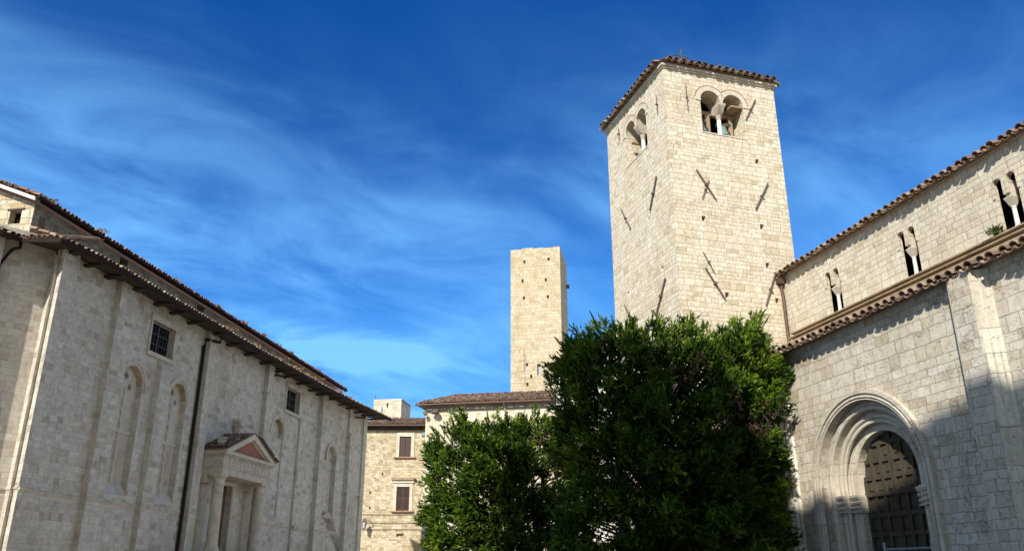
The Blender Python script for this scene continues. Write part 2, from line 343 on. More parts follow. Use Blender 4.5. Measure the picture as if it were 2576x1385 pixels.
def coppi(name, mat, parent, eave, up, rows, pitch=.22, r=.088, L=.42, ex=.33, g=1, jit=1., clip=None, tmean=.5, k=1.):
    """barrel tiles laid in rows up a slope. eave: polyline of (s,o,z); up: upslope vectors per segment (unit)"""
    V = []; F = []; Tn = []; n = 5; KK = k
    def strip(p, e, u, nrm, ra, rb, ln, concave, tone):
        base = len(V)
        for q, (rad, off) in enumerate(((ra, 0.), (rb, ln))):
            for rr2 in (rad, rad - .016):
                for k in range(n + 1):
                    a = pi * k / n
                    hgt = rr2 * sin(a) if not concave else rad * .55 - rr2 * sin(a) * .8
                    w = p + u * off + e * (rr2 * cos(a)) + nrm * hgt
                    V.append((g * w.x * KK, w.y * KK, w.z * KK))
        m = n + 1
        for k in range(n):
            F.append((base + k, base + k + 1, base + 2 * m + k + 1, base + 2 * m + k))
            F.append((base + m + k, base + 3 * m + k, base + 3 * m + k + 1, base + m + k + 1))
            F.append((base + k, base + m + k, base + m + k + 1, base + k + 1))
            Tn.extend([tone] * 3)
    for i in range(len(eave) - 1):
        a, b = Vector(eave[i]), Vector(eave[i + 1]); e = b - a; ln = e.length; e = e / ln
        u = Vector(up[i] if isinstance(up, list) else up).normalized(); nr = e.cross(u).normalized()
        if nr.z < 0: nr = -nr
        cols = max(1, int(round(ln / pitch)))
        for c in range(cols):
            x0 = (c + .5) * ln / cols; jr = [random.gauss(0, .012 * jit) for _ in range(4)]
            nrows = rows[min(i, len(rows) - 1)] if isinstance(rows, list) else rows
            for rw in range(nrows):
                if clip and not clip(i, x0, rw * ex): continue
                p = a + e * (x0 + random.gauss(0, .008 * jit)) + u * (rw * ex + random.gauss(0, .018 * jit)) + nr * (.012 * (rw > 0) + .0 + random.gauss(0, .004 * jit))
                tone = min(1, max(0, random.gauss(tmean, .23)))
                strip(p + nr * .035, e, (u + nr * -.045).normalized(), nr, r * random.uniform(.93, 1.06), r * .8, L, False, tone)
                tone = min(1, max(0, random.gauss(tmean - .05, .2)))
                strip(p + e * (ln / cols / 2) - nr * .02, e, u, nr, r * .98, r * .9, L, True, tone)
    return obj(name, V, F, mat, parent, Tn)

# ------------------------------------------------------------------ ground
tag(obj('ground', [(-2500, -2500, 0), (2500, -2500, 0), (2500, 2500, 0), (-2500, 2500, 0)], [(0, 1, 2, 3)], M['ground']), None, None, kind='structure')

# palace behind the viewer, on the near side of the square: its roofline throws the big shade over trees and church
def palace():
    L0 = 9.0; az = radians(SUN_AZ); hx, hy = -cos(az), sin(az)
    te = math.tan(radians(SUN_EL)); dz = (28 - L0) * te
    root = empty('stone_palace', (sin(az) * L0, cos(az) * L0, 0), atan2(hy, hx), 'tall plain stone palace behind the viewer closing the near side of the square', 'building')
    prof = [(-12.9, 0), (-12.9, 44.4 - dz), (-7.3, 41.9 - dz), (-4.3, 40.9 - dz), (-2.76, 39.0 - dz), (-1., 38.2 - dz), (0.85, 37.6 - dz), (2.3, 36.6 - dz), (7., 34.5 - dz), (7., 0)]
    w = MB(); w.ngon_prism([(x, 0, z) for x, z in prof], (0, -9, 0)); w.make('wall', M['house2'], root)
    r = MB()
    for (x0, z0), (x1, z1) in zip(prof[1:-2], prof[2:-1]):
        r.ngon_prism([(x0, .003, z0), (x1, .003, z1), (x1, .003, z1 + .12), (x0, .003, z0 + .12)], (0, -9.006, 0))
    r.make('roof', M['tilered'], root, tone=True)
palace()

# ------------------------------------------------------------------ right-hand church
CH = empty('romanesque_church', (8, 20, 0), radians(104.8), 'cream travertine church on the right with arched panelled door and twin slit windows', 'church')
def church():
    g = 1; pc, zs = -.785, 3.65
    # aisle wall with the portal opening
    w = MB(g); hole = [(u + 13, z) for u, z in archpoly(pc, 1.83, .0, zs, 28)]
    w.panel((-13, 0), (6.2, 0), -.02, 7.30, [hole], .9); w.box((-13, -.9, 7.30), (6.2, 0, 7.33)); w.make('aisle_wall', M['aisle'], CH)
    # portal orders
    p = MB(g)
    p.arch(pc, 0, zs, 1.83, 2.06, -.2, .06, 30); p.arch(pc, 0, zs, 1.98, 2.08, -.05, .10, 30)
    p.arch(pc, 0, zs, 1.60, 1.84, -.9, -.19, 30)
    p.arch(pc, 0, zs, 1.36, 1.605, -.9, -.34, 30)
    p.arch(pc, 0, zs + .1, 1.05, 1.365, -.9, -.48, 30)
    p.arch(pc, 0, zs + .1, 1.24, 1.30, -.5, -.455, 30)
    op = p.make('portal', M['jamb'], CH)
    rl = MB(g)
    for R, y, r in ((1.66, -.19, .06), (1.75, -.19, .035), (1.48, -.34, .06), (1.36, -.36, .05), (1.9, .06, .03)):
        pts = [(pc + R, y, 0)] + [(pc + R * cos(pi * k / 30), y, zs + R * sin(pi * k / 30)) for k in range(31)] + [(pc - R, y, 0)]
        rl.tube(pts, r, 8)
    rl.make('roll_moulding', M['jamb'], op, smooth=True)
    for sg in (1, -1):
        c = MB(g)
        for q0, q1, yf_ in ((1.31, 1.69, -.22), (1.0, 1.34, -.40)):
            a, b = sorted((pc + sg * q0, pc + sg * q1))
            c.box((a, -.7, 3.36), (b, yf_ + .05, 3.42)); c.box((a + .004, -.7, 3.32), (b - .004, yf_ + .025, 3.357)); c.box((a + .012, -.7, 3.05), (b - .012, yf_ - .02, 3.317)); c.box((a, -.7, 3.02), (b, yf_ + .01, 3.047))
            for row in range(2):
                for k in range(4):
                    x = a + .05 + k * (b - a - .1) / 3 + random.uniform(-.012, .012); z = 3.255 - row * .125
                    c.lathe((x, yf_ - .01, z - .06), [(.006, 0), (.034, .015), (.052, .055), (.04, .09), (.006, .112)], 8)
        c.make('capital', M['jamb'], op)
    # door: fixed panelled lunette over two leaves
    dz, Rd, yd = zs + .1, 1.05, -.70
    dr = MB(g); dr.ngon_prism([(pc - Rd, yd, 0), (pc + Rd, yd, 0)] + [(pc + Rd * cos(pi * k / 24), yd, dz + Rd * sin(pi * k / 24)) for k in range(25)], (0, -.06, 0))
    od = dr.make('door', M['wood'], CH)
    fr = MB(g); pn = MB(g)
    def top(x): return dz + sqrt(max(0, Rd * Rd - x * x)) - .02
    xs = [-1.03, -.69, -.36, -.03, .03, .36, .69, 1.03]; rows = [.35, .78, 1.21, 1.64, 2.07, 2.5, 2.93, 3.4, 3.79, 4.18, 4.57]
    for x in xs[1:-1] + [-1.015, 1.015]:
        fr.box((pc + x - .045, yd - .01, 0), (pc + x + .045, yd + .06, min(top(x - .045), top(x + .045))))
    for z in rows:
        hw = Rd - .005 if z < dz else sqrt(max(0, Rd * Rd - (z + .04 - dz) ** 2)) - .01
        if hw > .1: fr.box((pc - hw, yd - .009, z - .05), (pc + hw, yd + .057, z + .05))
    fr.box((pc - 1.035, yd - .008, 3.36), (pc + 1.035, yd + .085, 3.46))
    fr.make('door_frame', M['wood'], od)
    for i in (0, 1, 2, 4, 5, 6):
        for z0, z1 in zip(rows[:-1], rows[1:]):
            a, b = pc + xs[i] + .07, pc + xs[i + 1] - .07; c0, c1 = z0 + .075, z1 - .075
            if c1 > min(top(xs[i]), top(xs[i + 1])) - .05: continue
            m = .035; y1 = yd + .025
            pn = MB(g); q = [pn.v(v) for v in ((a, yd, c0), (b, yd, c0), (b, yd, c1), (a, yd, c1), (a + m, y1, c0 + m), (b - m, y1, c0 + m), (b - m, y1, c1 - m), (a + m, y1, c1 - m))]
            for k in range(4): pn.f((q[k], q[(k + 1) % 4], q[4 + (k + 1) % 4], q[4 + k]))
            pn.f(q[4:]); pn.make('door_panel', M['wood'], od)
    # compound pilasters either side of the door
    for s0 in (-5.19, 1.95):
        q = MB(g); q.ngon_prism([(s0 + .277, -.05, 0), (s0 + .277, .275, 0), (s0 + .81, .275, 0), (s0 + .81, -.05, 0)], (0, 0, 7.26)); oq = q.make('pilaster', M['aisle'], CH)
        for sd_ in (0, 1):
            pts = [(0, -.05), (.055, .06), (.10, .065), (.135, .15), (.185, .155), (.225, .255), (.275, .265), (.275, -.05)]
            q = MB(g); q.ngon_prism([((s0 + a if not sd_ else s0 + 1.087 - a), b, 0) for a, b in pts], (0, 0, 7.25)); q.make('pilaster_moulding', M['pilaster'], oq)
    # aisle roof
    sl = radians(18); up = (0, -cos(sl), sin(sl))
    rf = MB(g); a = [rf.v(p) for p in ((-13, .14, 7.31), (6.2, .14, 7.31), (6.2, -3.0, 8.33), (-13, -3.0, 8.33))]; rf.f(a); ro = rf.make('aisle_roof', M['tile'], CH, tone=True)
    coppi('roof_tiles', M['tile'], ro, [(-13, .34, 7.26), (5.3, .34, 7.26)], up, 10, .27, .11, jit=1.4)
    # nave wall above the aisle with twin slit windows
    w = MB(g); holes = []; cs = [3.42, .07, -3.30, -6.65]
    for c in cs:
        hp = [(c - .33, 9.22), (c + .33, 9.22)] + [(c + d + .125 * cos(pi * k / 10), 10.45 + .125 * sin(pi * k / 10)) for d in (.205, -.205) for k in range(11)]
        holes.append([(u + 13, z) for u, z in hp])
    w.panel((-13, -3), (6.3, -3), 8.2, 11.28, holes, .12); w.box((-13, -3.9, 11.28), (6.3, -3, 11.34)); w.make('nave_wall', M['nave'], CH)
    for i, c in enumerate(cs):
        f = MB(g)
        f.box((c - .46, -3.02, 9.14), (c + .46, -2.95, 9.215))
        ow = f.make('twin_window', M['nave'], CH)
        for d in (-.205, .205): MB(g).arch(c + d, 10.1, 10.45, .126, .19, -3.02, -2.975, 14).make('arch', M['nave'], ow)
        k = MB(g); k.lathe((c, -3.115, 9.215), [(.085, 0), (.085, .05), (.06, .08), (.055, .1), (.05, .52), (.065, .55), (.052, .58)], 12)
        k.make('column', M['white'], ow, smooth=False)
        k = MB(g)
        for z0, z1, w0, w1, e in ((9.795, 9.98, .055, .115, 0), (9.98, 10.02, .12, .12, 0), (10.02, 10.36, .075, .09, .06), (10.36, 10.42, .10, .105, .07)):
            q = [k.v(v) for v in ((c - w0, -3.115 - w0 - e, z0), (c + w0, -3.115 - w0 - e, z0), (c + w0, -3.115 + w0, z0), (c - w0, -3.115 + w0, z0), (c - w1, -3.115 - w1 - e, z1), (c + w1, -3.115 - w1 - e, z1), (c + w1, -3.115 + w1, z1), (c - w1, -3.115 + w1, z1))]
            for j in range(4): k.f((q[j], q[(j + 1) % 4], q[4 + (j + 1) % 4], q[4 + j]))
            k.f(q[:4]); k.f(q[4:])
        k.make('capital', M['trim'], ow)
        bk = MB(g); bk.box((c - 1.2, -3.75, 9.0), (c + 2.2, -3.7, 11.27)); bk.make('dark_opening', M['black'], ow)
    # moulded cornice at the foot of the nave wall
    c = MB(g); prof = [(-3.05, 8.25), (-2.58, 8.25), (-2.58, 8.80), (-2.62, 8.815), (-2.76, 8.84), (-2.85, 8.90), (-2.87, 8.945), (-2.70, 8.95), (-2.70, 8.985), (-2.86, 9.0), (-2.94, 9.05), (-2.96, 9.10), (-2.78, 9.105), (-2.78, 9.145), (-3.05, 9.20)]
    c.ngon_prism([(-13, y, z) for y, z in prof], (18.7, 0, 0)); c.make('cornice', M['cornice'], CH)
    # nave roof
    sl = radians(20); up = (0, -cos(sl), sin(sl))
    rf = MB(g); a = [rf.v(p) for p in ((-13, -2.86, 11.30), (6.3, -2.86, 11.30), (6.3, -6.5, 12.63), (-13, -6.5, 12.63))]; rf.f(a); ro = rf.make('nave_roof', M['tile'], CH, tone=True)
    coppi('roof_tiles', M['tile'], ro, [(-13, -2.72, 11.27), (6.15, -2.72, 11.27)], up, 4, .27, .108, jit=1.4)
    # rainwater head and pipe in the corner by the tower
    d = MB(g); d.ngon_prism([(6.0 - .12, -2.93, 11.18), (6.0 + .12, -2.93, 11.18), (6.0 + .12, -2.7, 11.18), (6.0 - .12, -2.7, 11.18)], (0, 0, -.2))
    d.tube([(6.0, -2.86, 11.0), (6.0, -2.9, 10.6), (6.0, -2.92, 8.5)], .055, 10); d.make('downpipe', M['gutter'], CH)
church()

# ------------------------------------------------------------------ bell tower
BT = empty('bell_tower', (5.49, 25.40, 0), radians(90 - 72.5 + 180), 'square cream stone bell tower with twin arched bell openings and a low tiled roof', 'tower')
def belltower():
    g = -1; S1, S2, H = 4.65, 5.02, 18.98
    # plan in (s, o): corner (0,0); right face runs along s, left face runs along -o
    def rh(s, z, a=.075, b=.095): return rect(S1 - s - a, S1 - s + a, z - b, z + b)
    def lh(s, z, a=.065, b=.095): return rect(s - a, s + a, z - b, z + b)
    hr = [rh(*p) for p in ((3.57, 15.68), (1.15, 13.11), (3.46, 13.10), (3.51, 11.66), (1.79, 10.40), (3.73, 10.39), (1.2, 8.6), (3.4, 8.7))]
    hl = [lh(*p) for p in ((3.8, 11.48), (1.03, 11.5), (1.2, 8.8))]
    def twin(c):
        n = 14; R = .42; o = .475; z0, zs = 16.55, 17.9
        pts = [(c - o - R, z0), (c + o + R, z0)]
        pts += [(c + o + R * cos(pi * k / n), zs + R * sin(pi * k / n)) for k in range(n + 1)]
        pts += [(c - o + R * cos(pi * k / n), zs + R * sin(pi * k / n)) for k in range(n + 1)]
        return pts
    th = .75
    w = MB(1)     # local x = -s: work directly in local x here
    w.panel((-S1, 0), (0, 0), 0, H, [twin(S1 - 2.33)], th)
    V0 = len(w.V)
    w2 = MB(1); w2.panel((0, 0), (0, -S2), 0, H, [twin(2.42)], th)
    # one mesh: outer faces with all putlog holes, inner room, floor and ceiling
    w = MB(1)
    w.panel((-S1, 0), (0, 0), 0, H, [twin(S1 - 2.33)], th); w.F = []; w.V = []; w.T = []
    def face(A, B, tw, hs):
        # twin opening is through the wall, putlog holes are blind
        A_, B_ = Vector(A), Vector(B); L = (B_ - A_).length; d = (B_ - A_) / L; n = Vector((-d.y, d.x))
        loops = [[(0, 0), (L, 0), (L, H), (0, H)], tw] + hs; ids = []
        for lp in loops: ids += [w.v((A_.x + d.x * u, A_.y + d.y * u, z)) for u, z in lp]
        for t in fill(loops): w.f([ids[k] for k in t])
        base = 4
        for i, h in enumerate([tw] + hs):
            m = len(h); fr = ids[base:base + m]; base += m; dep = th if i == 0 else .3
            bk = [w.v((A_.x + d.x * u - n.x * dep, A_.y + d.y * u - n.y * dep, z)) for u, z in h]
            for k in range(m): w.f((fr[k], fr[(k + 1) % m], bk[(k + 1) % m], bk[k]))
            if i: w.f(bk)
    face((-S1, 0), (0, 0), twin(S1 - 2.33), hr)
    face((0, 0), (0, -S2), twin(2.42), hl)
    w.panel((0, -S2), (-S1, -S2), 0, H); w.panel((-S1, -S2), (-S1, 0), 0, H)
    w.make('wall', M['tower'], BT)
    # inside of the belfry
    i = MB(1); x0, x1, y0, y1, z0, z1 = -S1 + th, -th, -S2 + th, -th, 16.2, 18.9
    i.panel((x1, y1), (x0, y1), z0, z1, [[(-u + (x1 + S1), z) for u, z in twin(S1 - 2.33)]], .001)
    i.panel((x1, y0), (x1, y1), z0, z1, [[(-y0 - u, z) for u, z in twin(2.42)]], .001)
    i.panel((x0, y1), (x0, y0), z0, z1); i.panel((x0, y0), (x1, y0), z0, z1)
    i.box((x0, y0, z0 - .1), (x1, y1, z0)); i.box((x0, y0, z1), (x1, y1, z1 + .05)); i.make('belfry_room', M['rafter'], BT)
    # twin openings: voussoirs, brick edging, column, capital
    def dress(side):
        def tr(s_, o, z): return (-s_, o, z) if side == 0 else (o, -s_, z)
        c = 2.33 if side == 0 else 2.42
        def arcband(mb, cc, ri, ro, a0, a1, y0, y1, n=16):
            L = []
            for k in range(n + 1):
                a = a0 + (a1 - a0) * k / n
                L.append([mb.v(tr(cc + r * cos(a), y, 17.9 + r * sin(a))) for r, y in ((ri, y1), (ro, y1), (ro, y0), (ri, y0))])
            for q in range(n):
                for k in range(4): mb.f((L[q][k], L[q][(k + 1) % 4], L[q + 1][(k + 1) % 4], L[q + 1][k]))
            mb.f(L[0]); mb.f(L[-1])
        a = MB(1); m = math.acos(.475 / .60)
        for sg in (-1, 1):
            a0, a1 = (0, pi - m) if sg > 0 else (m, pi)
            arcband(a, c + sg * .475, .415, .60, a0, a1, -.05, .012)
        for sg in (-1, 1):
            e = c + sg * .98
            q = sorted((e - .1, e + .1)); p0, p1 = tr(q[0], -.5, 17.84), tr(q[1], .03, 17.9)
            a.box(tuple(map(min, p0, p1)), tuple(map(max, p0, p1)))
        o = a.make('twin_bell_opening', M['trim'], BT)
        for sg in (-1, 1):
            b = MB(1); m2 = math.acos(.475 / .635); lo, hi = (.12, pi - m2) if sg > 0 else (m2, pi - .12)
            nseg = 6
            arcband(b, c + sg * .475, .606, .640, lo, hi, -.05, .004)
            for k in range(nseg):
                if random.random() < .12: continue
                f0, f1 = lo + (hi - lo) * (k + .05) / nseg, lo + (hi - lo) * (k + .95) / nseg
                arcband(b, c + sg * .475, .608, .648, f0, f1, -.05, .010, 5)
            b.make('brick_edging', M['brick'], o)
        k = MB(1)
        prof = [(.12, 0), (.12, .06), (.095, .09), (.082, .13), (.075, .78)]
        x, y, z = tr(c, -.30, 16.55); k.lathe((x, y, z), prof, 14); k.make('column', M['white'], o, smooth=True)
        k = MB(1); k.lathe((x, y, z), [(.085, .78), (.10, .8), (.085, .83), (.10, .87), (.12, .92), (.10, .94), (.125, .99), (.13, 1.0)], 12)
        lv = [((.11, -.30, .13), 17.55), ((.155, -.34, .335), 17.84), ((.165, -.34, .345), 17.895)]
        pts = []
        for (hw, oo, hd), zz2 in lv:
            pts.append([k.v(tr(c + sx * hw, oo + sy * hd, zz2)) for sx, sy in ((-1, -1), (1, -1), (1, 1), (-1, 1))])
        for q in range(2):
            for j in range(4): k.f((pts[q][j], pts[q][(j + 1) % 4], pts[q + 1][(j + 1) % 4], pts[q + 1][j]))
        k.f(pts[0]); k.f(pts[2])
        for j in range(7):   # fluting on the broad impost
            for fy in (1, -1):
                sx = -1 + 2 * (j + .5) / 7
                A, B = tr(c + sx * .09, -.30 + fy * .135, 17.57), tr(c + sx * .135, -.34 + fy * .335, 17.83)
                k.tube([A, B], .012, 5)
        k.make('capital', M['trimg'], o)
        s_ = MB(1); p0, p1 = tr(c - .93, -.72, 16.50), tr(c + .93, .02, 16.553); s_.box(tuple(map(min, p0, p1)), tuple(map(max, p0, p1))); s_.make('sill', M['trim'], o)
        return o
    dress(0); dress(1)
    # bell frame timbers
    for x, y, h in ((-2.02, -.62, 17.75), (-2.98, -.62, 17.7)):
        t = MB(1); t.box((x - .09, y - .07, 16.45), (x + .09, y + .07, h)); t.make('timber_post', M['beam'], BT)
    t = MB(1); t.box((-3.6, -.72, 17.66), (-1.2, -.56, 17.8)); t.make('timber_beam', M['beam'], BT)
    t = MB(1); t.box((-3.25, -.75, 17.83), (-2.72, -.02, 17.89)); t.make('timber_beam', M['beam'], BT)
    t = MB(1); t.box((-.75, -3.05, 17.42), (-.1, -2.92, 17.5)); t.make('timber_beam', M['beam'], BT)
    # wall anchors
    R = [((1.0, 14.94), (1.68, 13.87), .03), ((1.47, 14.59), (1.13, 13.83), .018), ((3.88, 14.83), (3.25, 13.73), .03), ((.98, 11.85), (1.36, 11.12), .016), ((1.02, 11.27), (1.68, 10.21), .03), ((3.74, 11.35), (3.23, 10.16), .03), ((.85, 18.39), (.87, 17.25), .016), ((3.77, 18.29), (3.25, 17.33), .022)]
    Lf = [((.94, 14.99), (1.6, 13.93), .03), ((3.95, 15.03), (3.22, 13.9), .03), ((.8, 11.07), (1.6, 10.04), .03), ((4.06, 11.12), (3.27, 10.0), .03), ((.55, 18.12), (.54, 17.3), .016), ((3.83, 18.57), (3.79, 17.97), .016)]
    for side, lst in ((0, R), (1, Lf)):
        for (sa_, za), (sb, zb), r in lst:
            q = MB(1); f = (lambda s_, o, z: (-s_, o, z)) if side == 0 else (lambda s_, o, z: (o, -s_, z))
            A, B = Vector(f(sa_, .05, za)), Vector(f(sb, .05, zb)); q.tube([A, B], r, 4)
            mid = (A + B) / 2; n = Vector(f(0, 1, 0)); q.tube([mid - n * .09, mid + n * .055], r * 1.5 + .008, 8)
            q.make('wall_anchor', M['iron'], BT)
    # cornice and tiled pyramid roof
    c = MB(1)
    for z0, z1, e in ((18.93, 19.0, .05), (19.0, 19.1, .11)):
        c.box((-S1 - e, -S2 - e, z0), (e, e, z1))
    c.make('cornice', M['trim'], BT)
    e = .17; ze = 19.13; cx, cy, za = -S1 / 2, -S2 / 2, 20.05
    r = MB(1); q = [r.v(p) for p in ((-S1 - e, -S2 - e, ze), (e, -S2 - e, ze), (e, e, ze), (-S1 - e, e, ze))]; ap = r.v((cx, cy, za))
    for k in range(4): r.f((q[k], q[(k + 1) % 4], ap))
    r.f(q); ro = r.make('roof', M['tile'], BT, tone=True)
    e = .30; ze = 19.14
    pts = [(-S1 - e, -S2 - e, ze), (-S1 - e, e, ze), (e, e, ze), (e, -S2 - e, ze), (-S1 - e, -S2 - e, ze)]
    hx, hy = (S1 / 2 + e), (S2 / 2 + e); rise = .95
    ups = [(hx, 0, rise), (0, -hy, rise), (-hx, 0, rise), (0, hy, rise)]
    lens = [S2 + 2 * e, S1 + 2 * e] * 2
    def clip(i, x0, dd): return min(x0, lens[i] - x0) > .2 and dd < min(x0, lens[i] - x0) * 1.0 - .12 and dd < 2.5
    coppi('roof_tiles', M['tile'], ro, pts, ups, 8, .29, .115, clip=clip, jit=1.4, tmean=.42)
    x = MB(1); x.tube([(cx, cy, 19.9), (cx, cy, 21.95)], .022, 6); x.tube([(cx - .29, cy, 21.6), (cx + .29, cy, 21.6)], .022, 6)
    for p in ((cx - .29, cy, 21.6), (cx + .29, cy, 21.6), (cx, cy, 21.95)): x.lathe((p[0], p[1], p[2] - .035), [(.01, 0), (.04, .035), (.01, .07)], 8)
    x.lathe((cx, cy, 19.95), [(.09, 0), (.12, .12), (.05, .25)], 10); x.make('cross', M['iron'], BT)
belltower()
def tower_point(x, y, z):
    a = radians(197.5); return (5.49 + x * cos(a) - y * sin(a), 25.40 + x * sin(a) + y * cos(a), z)
for i, (x, lab) in enumerate(((-1.60, 'green bronze bell left of the column in the right-hand tower opening'), (-2.52, 'green bronze bell right of the column in the right-hand tower opening'))):
    b = MB(1); b.lathe((0, 0, 0), [(.25, 0), (.255, .02), (.235, .06), (.195, .15), (.165, .28), (.15, .36), (.12, .42), (.05, .45)], 18)
    root = empty('church_bell', tower_point(x, -.42, 16.72), 0, lab, 'bell', 'bells in the tower opening')
    b.make('bell_body', M['bronze'], root, smooth=True)
    y = MB(1); y.box((-.22, -.05, .44), (.22, .05, .56)); y.make('yoke', M['wood'], root)

# ------------------------------------------------------------------ left-hand church
KS = 42 / 33.
LP = (-13.482, 42.0); LA = 8.4
LC = empty('gothic_church', (LP[0], LP[1], 0), radians(90 - LA + 180), 'long shaded grey stone church on the left with blind windows and columned porch', 'church')
def leftchurch():
    g = -1; dW = .30; q_ = (19.47 + dW) / 19.47
    def WS(s): s = s * KS; return -39.58 + (s + 39.58) * q_          # feature measured on the front plane -> wall plane .30 m behind it
    def WZ(z): return 1.6 + (z - 1.6) * KS * q_
    def FS(s): return s * KS
    def FZ(z): return 1.6 + (z - 1.6) * KS
    y0 = -dW; zt = 12.60; sB = 9.2; s_end = 17.9; slope2 = math.tan(radians(4.2))
    bend = lambda s: y0 + max(0, s - sB) * slope2
    sE = FS(-12.06)                                                    # near corner
    # ---- main wall
    def apoly(sl, sr, zb, zsp): c = (sl + sr) / 2; return archpoly(c, abs(sr - sl) / 2, zb, zsp, 14)
    nich = [(WS(-8.62), WS(-7.52), WZ(3.85), WZ(7.2)), (WS(-5.93), WS(-4.86), WZ(3.82), WZ(7.25)), (WS(2.2), WS(3.38), WZ(3.9), WZ(7.43))]
    rects = [(WS(-7.54), WS(-6.17), WZ(8.41), WZ(9.42)), (WS(3.33), WS(4.82), WZ(8.56), WZ(9.57))]
    dS0, dS1, dTop = -2.15, -.45, 5.72
    A = sB; holes = []
    conv = lambda poly: [(A - u, z) for u, z in poly]                  # panel runs from far (A) to near
    for n in nich: holes.append(conv(apoly(*n)))
    for r in rects: holes.append(conv(rect(*r)))
    holes.append(conv(rect(dS0, dS1, .02, dTop)))
    for s, z in ((WS(-3.45), WZ(4.9)), (WS(-3.35), WZ(4.25)), (WS(6.75), WZ(8.9))): holes.append(conv(rect(s - .05, s + .05, z - .14, z + .14)))
    w = MB(g); w.panel((sB, y0), (sE + .02, y0), -.02, zt, holes, .32)
    n4 = (8.45, 9.63, 4.3, 7.15)
    A2 = Vector((s_end, bend(s_end))); B2 = Vector((sB, y0)); L2 = (A2 - B2).length
    h4 = [(L2 - (u - sB), z) for u, z in apoly(WS(n4[0]), WS(n4[1]), WZ(n4[2]), WZ(n4[3]))]
    h5 = [(L2 - (u - sB), z) for u, z in rect(WS(9.1) - .15, WS(9.1) + .15, WZ(4.35) - .15, WZ(4.35) + .25)]
    w.panel((A2.x, A2.y), (B2.x, B2.y), -.02, zt, [h4, h5], .3, True)
    w.panel((s_end, -8), (s_end, bend(s_end)), 0, zt)
    w.make('side_wall', M['left'], LC)
    # ---- apse facet and corner buttresses
    def loc(X, Y):
        d = (sin(radians(LA)), cos(radians(LA))); n = (d[1], -d[0]); x, y = X - LP[0], Y - LP[1]
        return (x * d[0] + y * d[1], x * n[0] + y * n[1])
    E = (-15.724, 26.816); E2 = (-16.433, 27.370); fd = (sin(radians(222)), cos(radians(222)))
    E3 = (E2[0] + fd[0] * 5.2, E2[1] + fd[1] * 5.2)
    lE, lE2, lE3 = loc(*E), loc(*E2), loc(*E3)
    f = MB(g); f.panel(lE2, lE3, -.02, zt + .4); f.make('apse_wall', M['left'], LC)
    b = MB(g); back = loc(E[0] - .9, E[1] + 1.6)
    b.ngon_prism([(*lE, 0), (*lE2, 0), (lE2[0] + .2, -1.6, 0), (lE[0] + .85, -1.6, 0), (lE[0] + .85, y0 - .05, 0), (lE[0] + .80, 0, 0)], (0, 0, zt - .1)); b.make('buttress', M['left'], LC)
    fn = (sin(radians(132)), cos(radians(132)))
    def fp(s, o): return loc(E2[0] - fd[0] * s + fn[0] * o, E2[1] - fd[1] * s + fn[1] * o)
    b = MB(g); b.ngon_prism([(*fp(-1.72, -.1), 0), (*fp(-1.72, .42), 0), (*fp(-3.3, .42), 0), (*fp(-3.3, -.1), 0)], (0, 0, zt + .2)); b.make('buttress', M['left'], LC)
    # ---- pilaster strips
    def strip(sa_, sb_, z1, prj, cap=True, z0=0.):
        p = MB(g); yy = bend((sa_ + sb_) / 2)
        p.ngon_prism([(sa_, yy - .05, z0), (sa_, yy + prj, z0), (sb_, yy + prj, z0), (sb_, yy - .05, z0)], (0, 0, z1 - z0))
        if cap:
            p.ngon_prism([(sa_ - .02, yy - .05, z1), (sa_ - .02, yy + prj + .03, z1), (sa_ - .02, yy - .05, z1 + .42)], (sb_ - sa_ + .04, 0, 0))
        return p.make('pilaster_strip', M['left'], LC)
    strip(WS(-9.62), WS(-8.85), zt - .05, .24, False); strip(WS(-6.92), WS(-6.25), WZ(7.95), .24); strip(WS(-4.12), WS(-3.62), zt - .05, .26, False)
    strip(WS(1.0), WS(1.5), zt - .05, .24, False); strip(WS(4.95), WS(5.5), WZ(8.35), .14); strip(WS(7.2), WS(7.8), zt - .05, .26, False)
    strip(WS(10.7), WS(11.25), WZ(8.6), .26); strip(WS(10.75), WS(11.2), zt - .05, .12, False, WZ(8.6)); strip(17.1, 17.85, zt - .05, .08, False)
    # ---- string course
    c = MB(g); prof = [(0, -.12), (.05, -.1), (.06, -.03), (.09, -.02), (.10, .03), (.06, .05), (.06, .08), (.0, .1)]
    path = [(fp(-5, 0), fn), ]
    zc = FZ(3.61)
    def course(p, q, zz_):
        P, Q = Vector(p), Vector(q); d = (Q - P).normalized(); n = Vector((d.y, -d.x))
        i0 = [c.v((P.x + n.x * (o - .04), P.y + n.y * (o - .04), zz_ + z)) for o, z in prof]; i1 = [c.v((Q.x + n.x * (o - .04), Q.y + n.y * (o - .04), zz_ + z)) for o, z in prof]
        for k in range(len(prof)): c.f((i0[k], i0[(k + 1) % len(prof)], i1[(k + 1) % len(prof)], i1[k]))
        c.f(i0); c.f(i1)
    zf = WZ(3.61)
    course((WS(-3.15), y0), (sE + .8, y0), zf); course((sE + .82, 0), (sE, 0), zf); course(lE, lE2, zf + .02); course(lE2, fp(-5, 0), zf + .03)
    course((sB, y0), (WS(.15), y0), zf); course((s_end, bend(s_end)), (sB, y0), zf)
    for a_, b_ in ((WS(-9.62), WS(-8.85)), (WS(-6.92), WS(-6.25)), (WS(-4.12), WS(-3.62)), (WS(1.0), WS(1.5)), (WS(4.95), WS(5.5)), (WS(7.2), WS(7.8)), (WS(10.7), WS(11.25))):
        yy = bend((a_ + b_) / 2) + .25; course((b_ + .03, yy), (a_ - .03, yy), zf + .003)
    c.make('string_course', M['trimg'], LC)
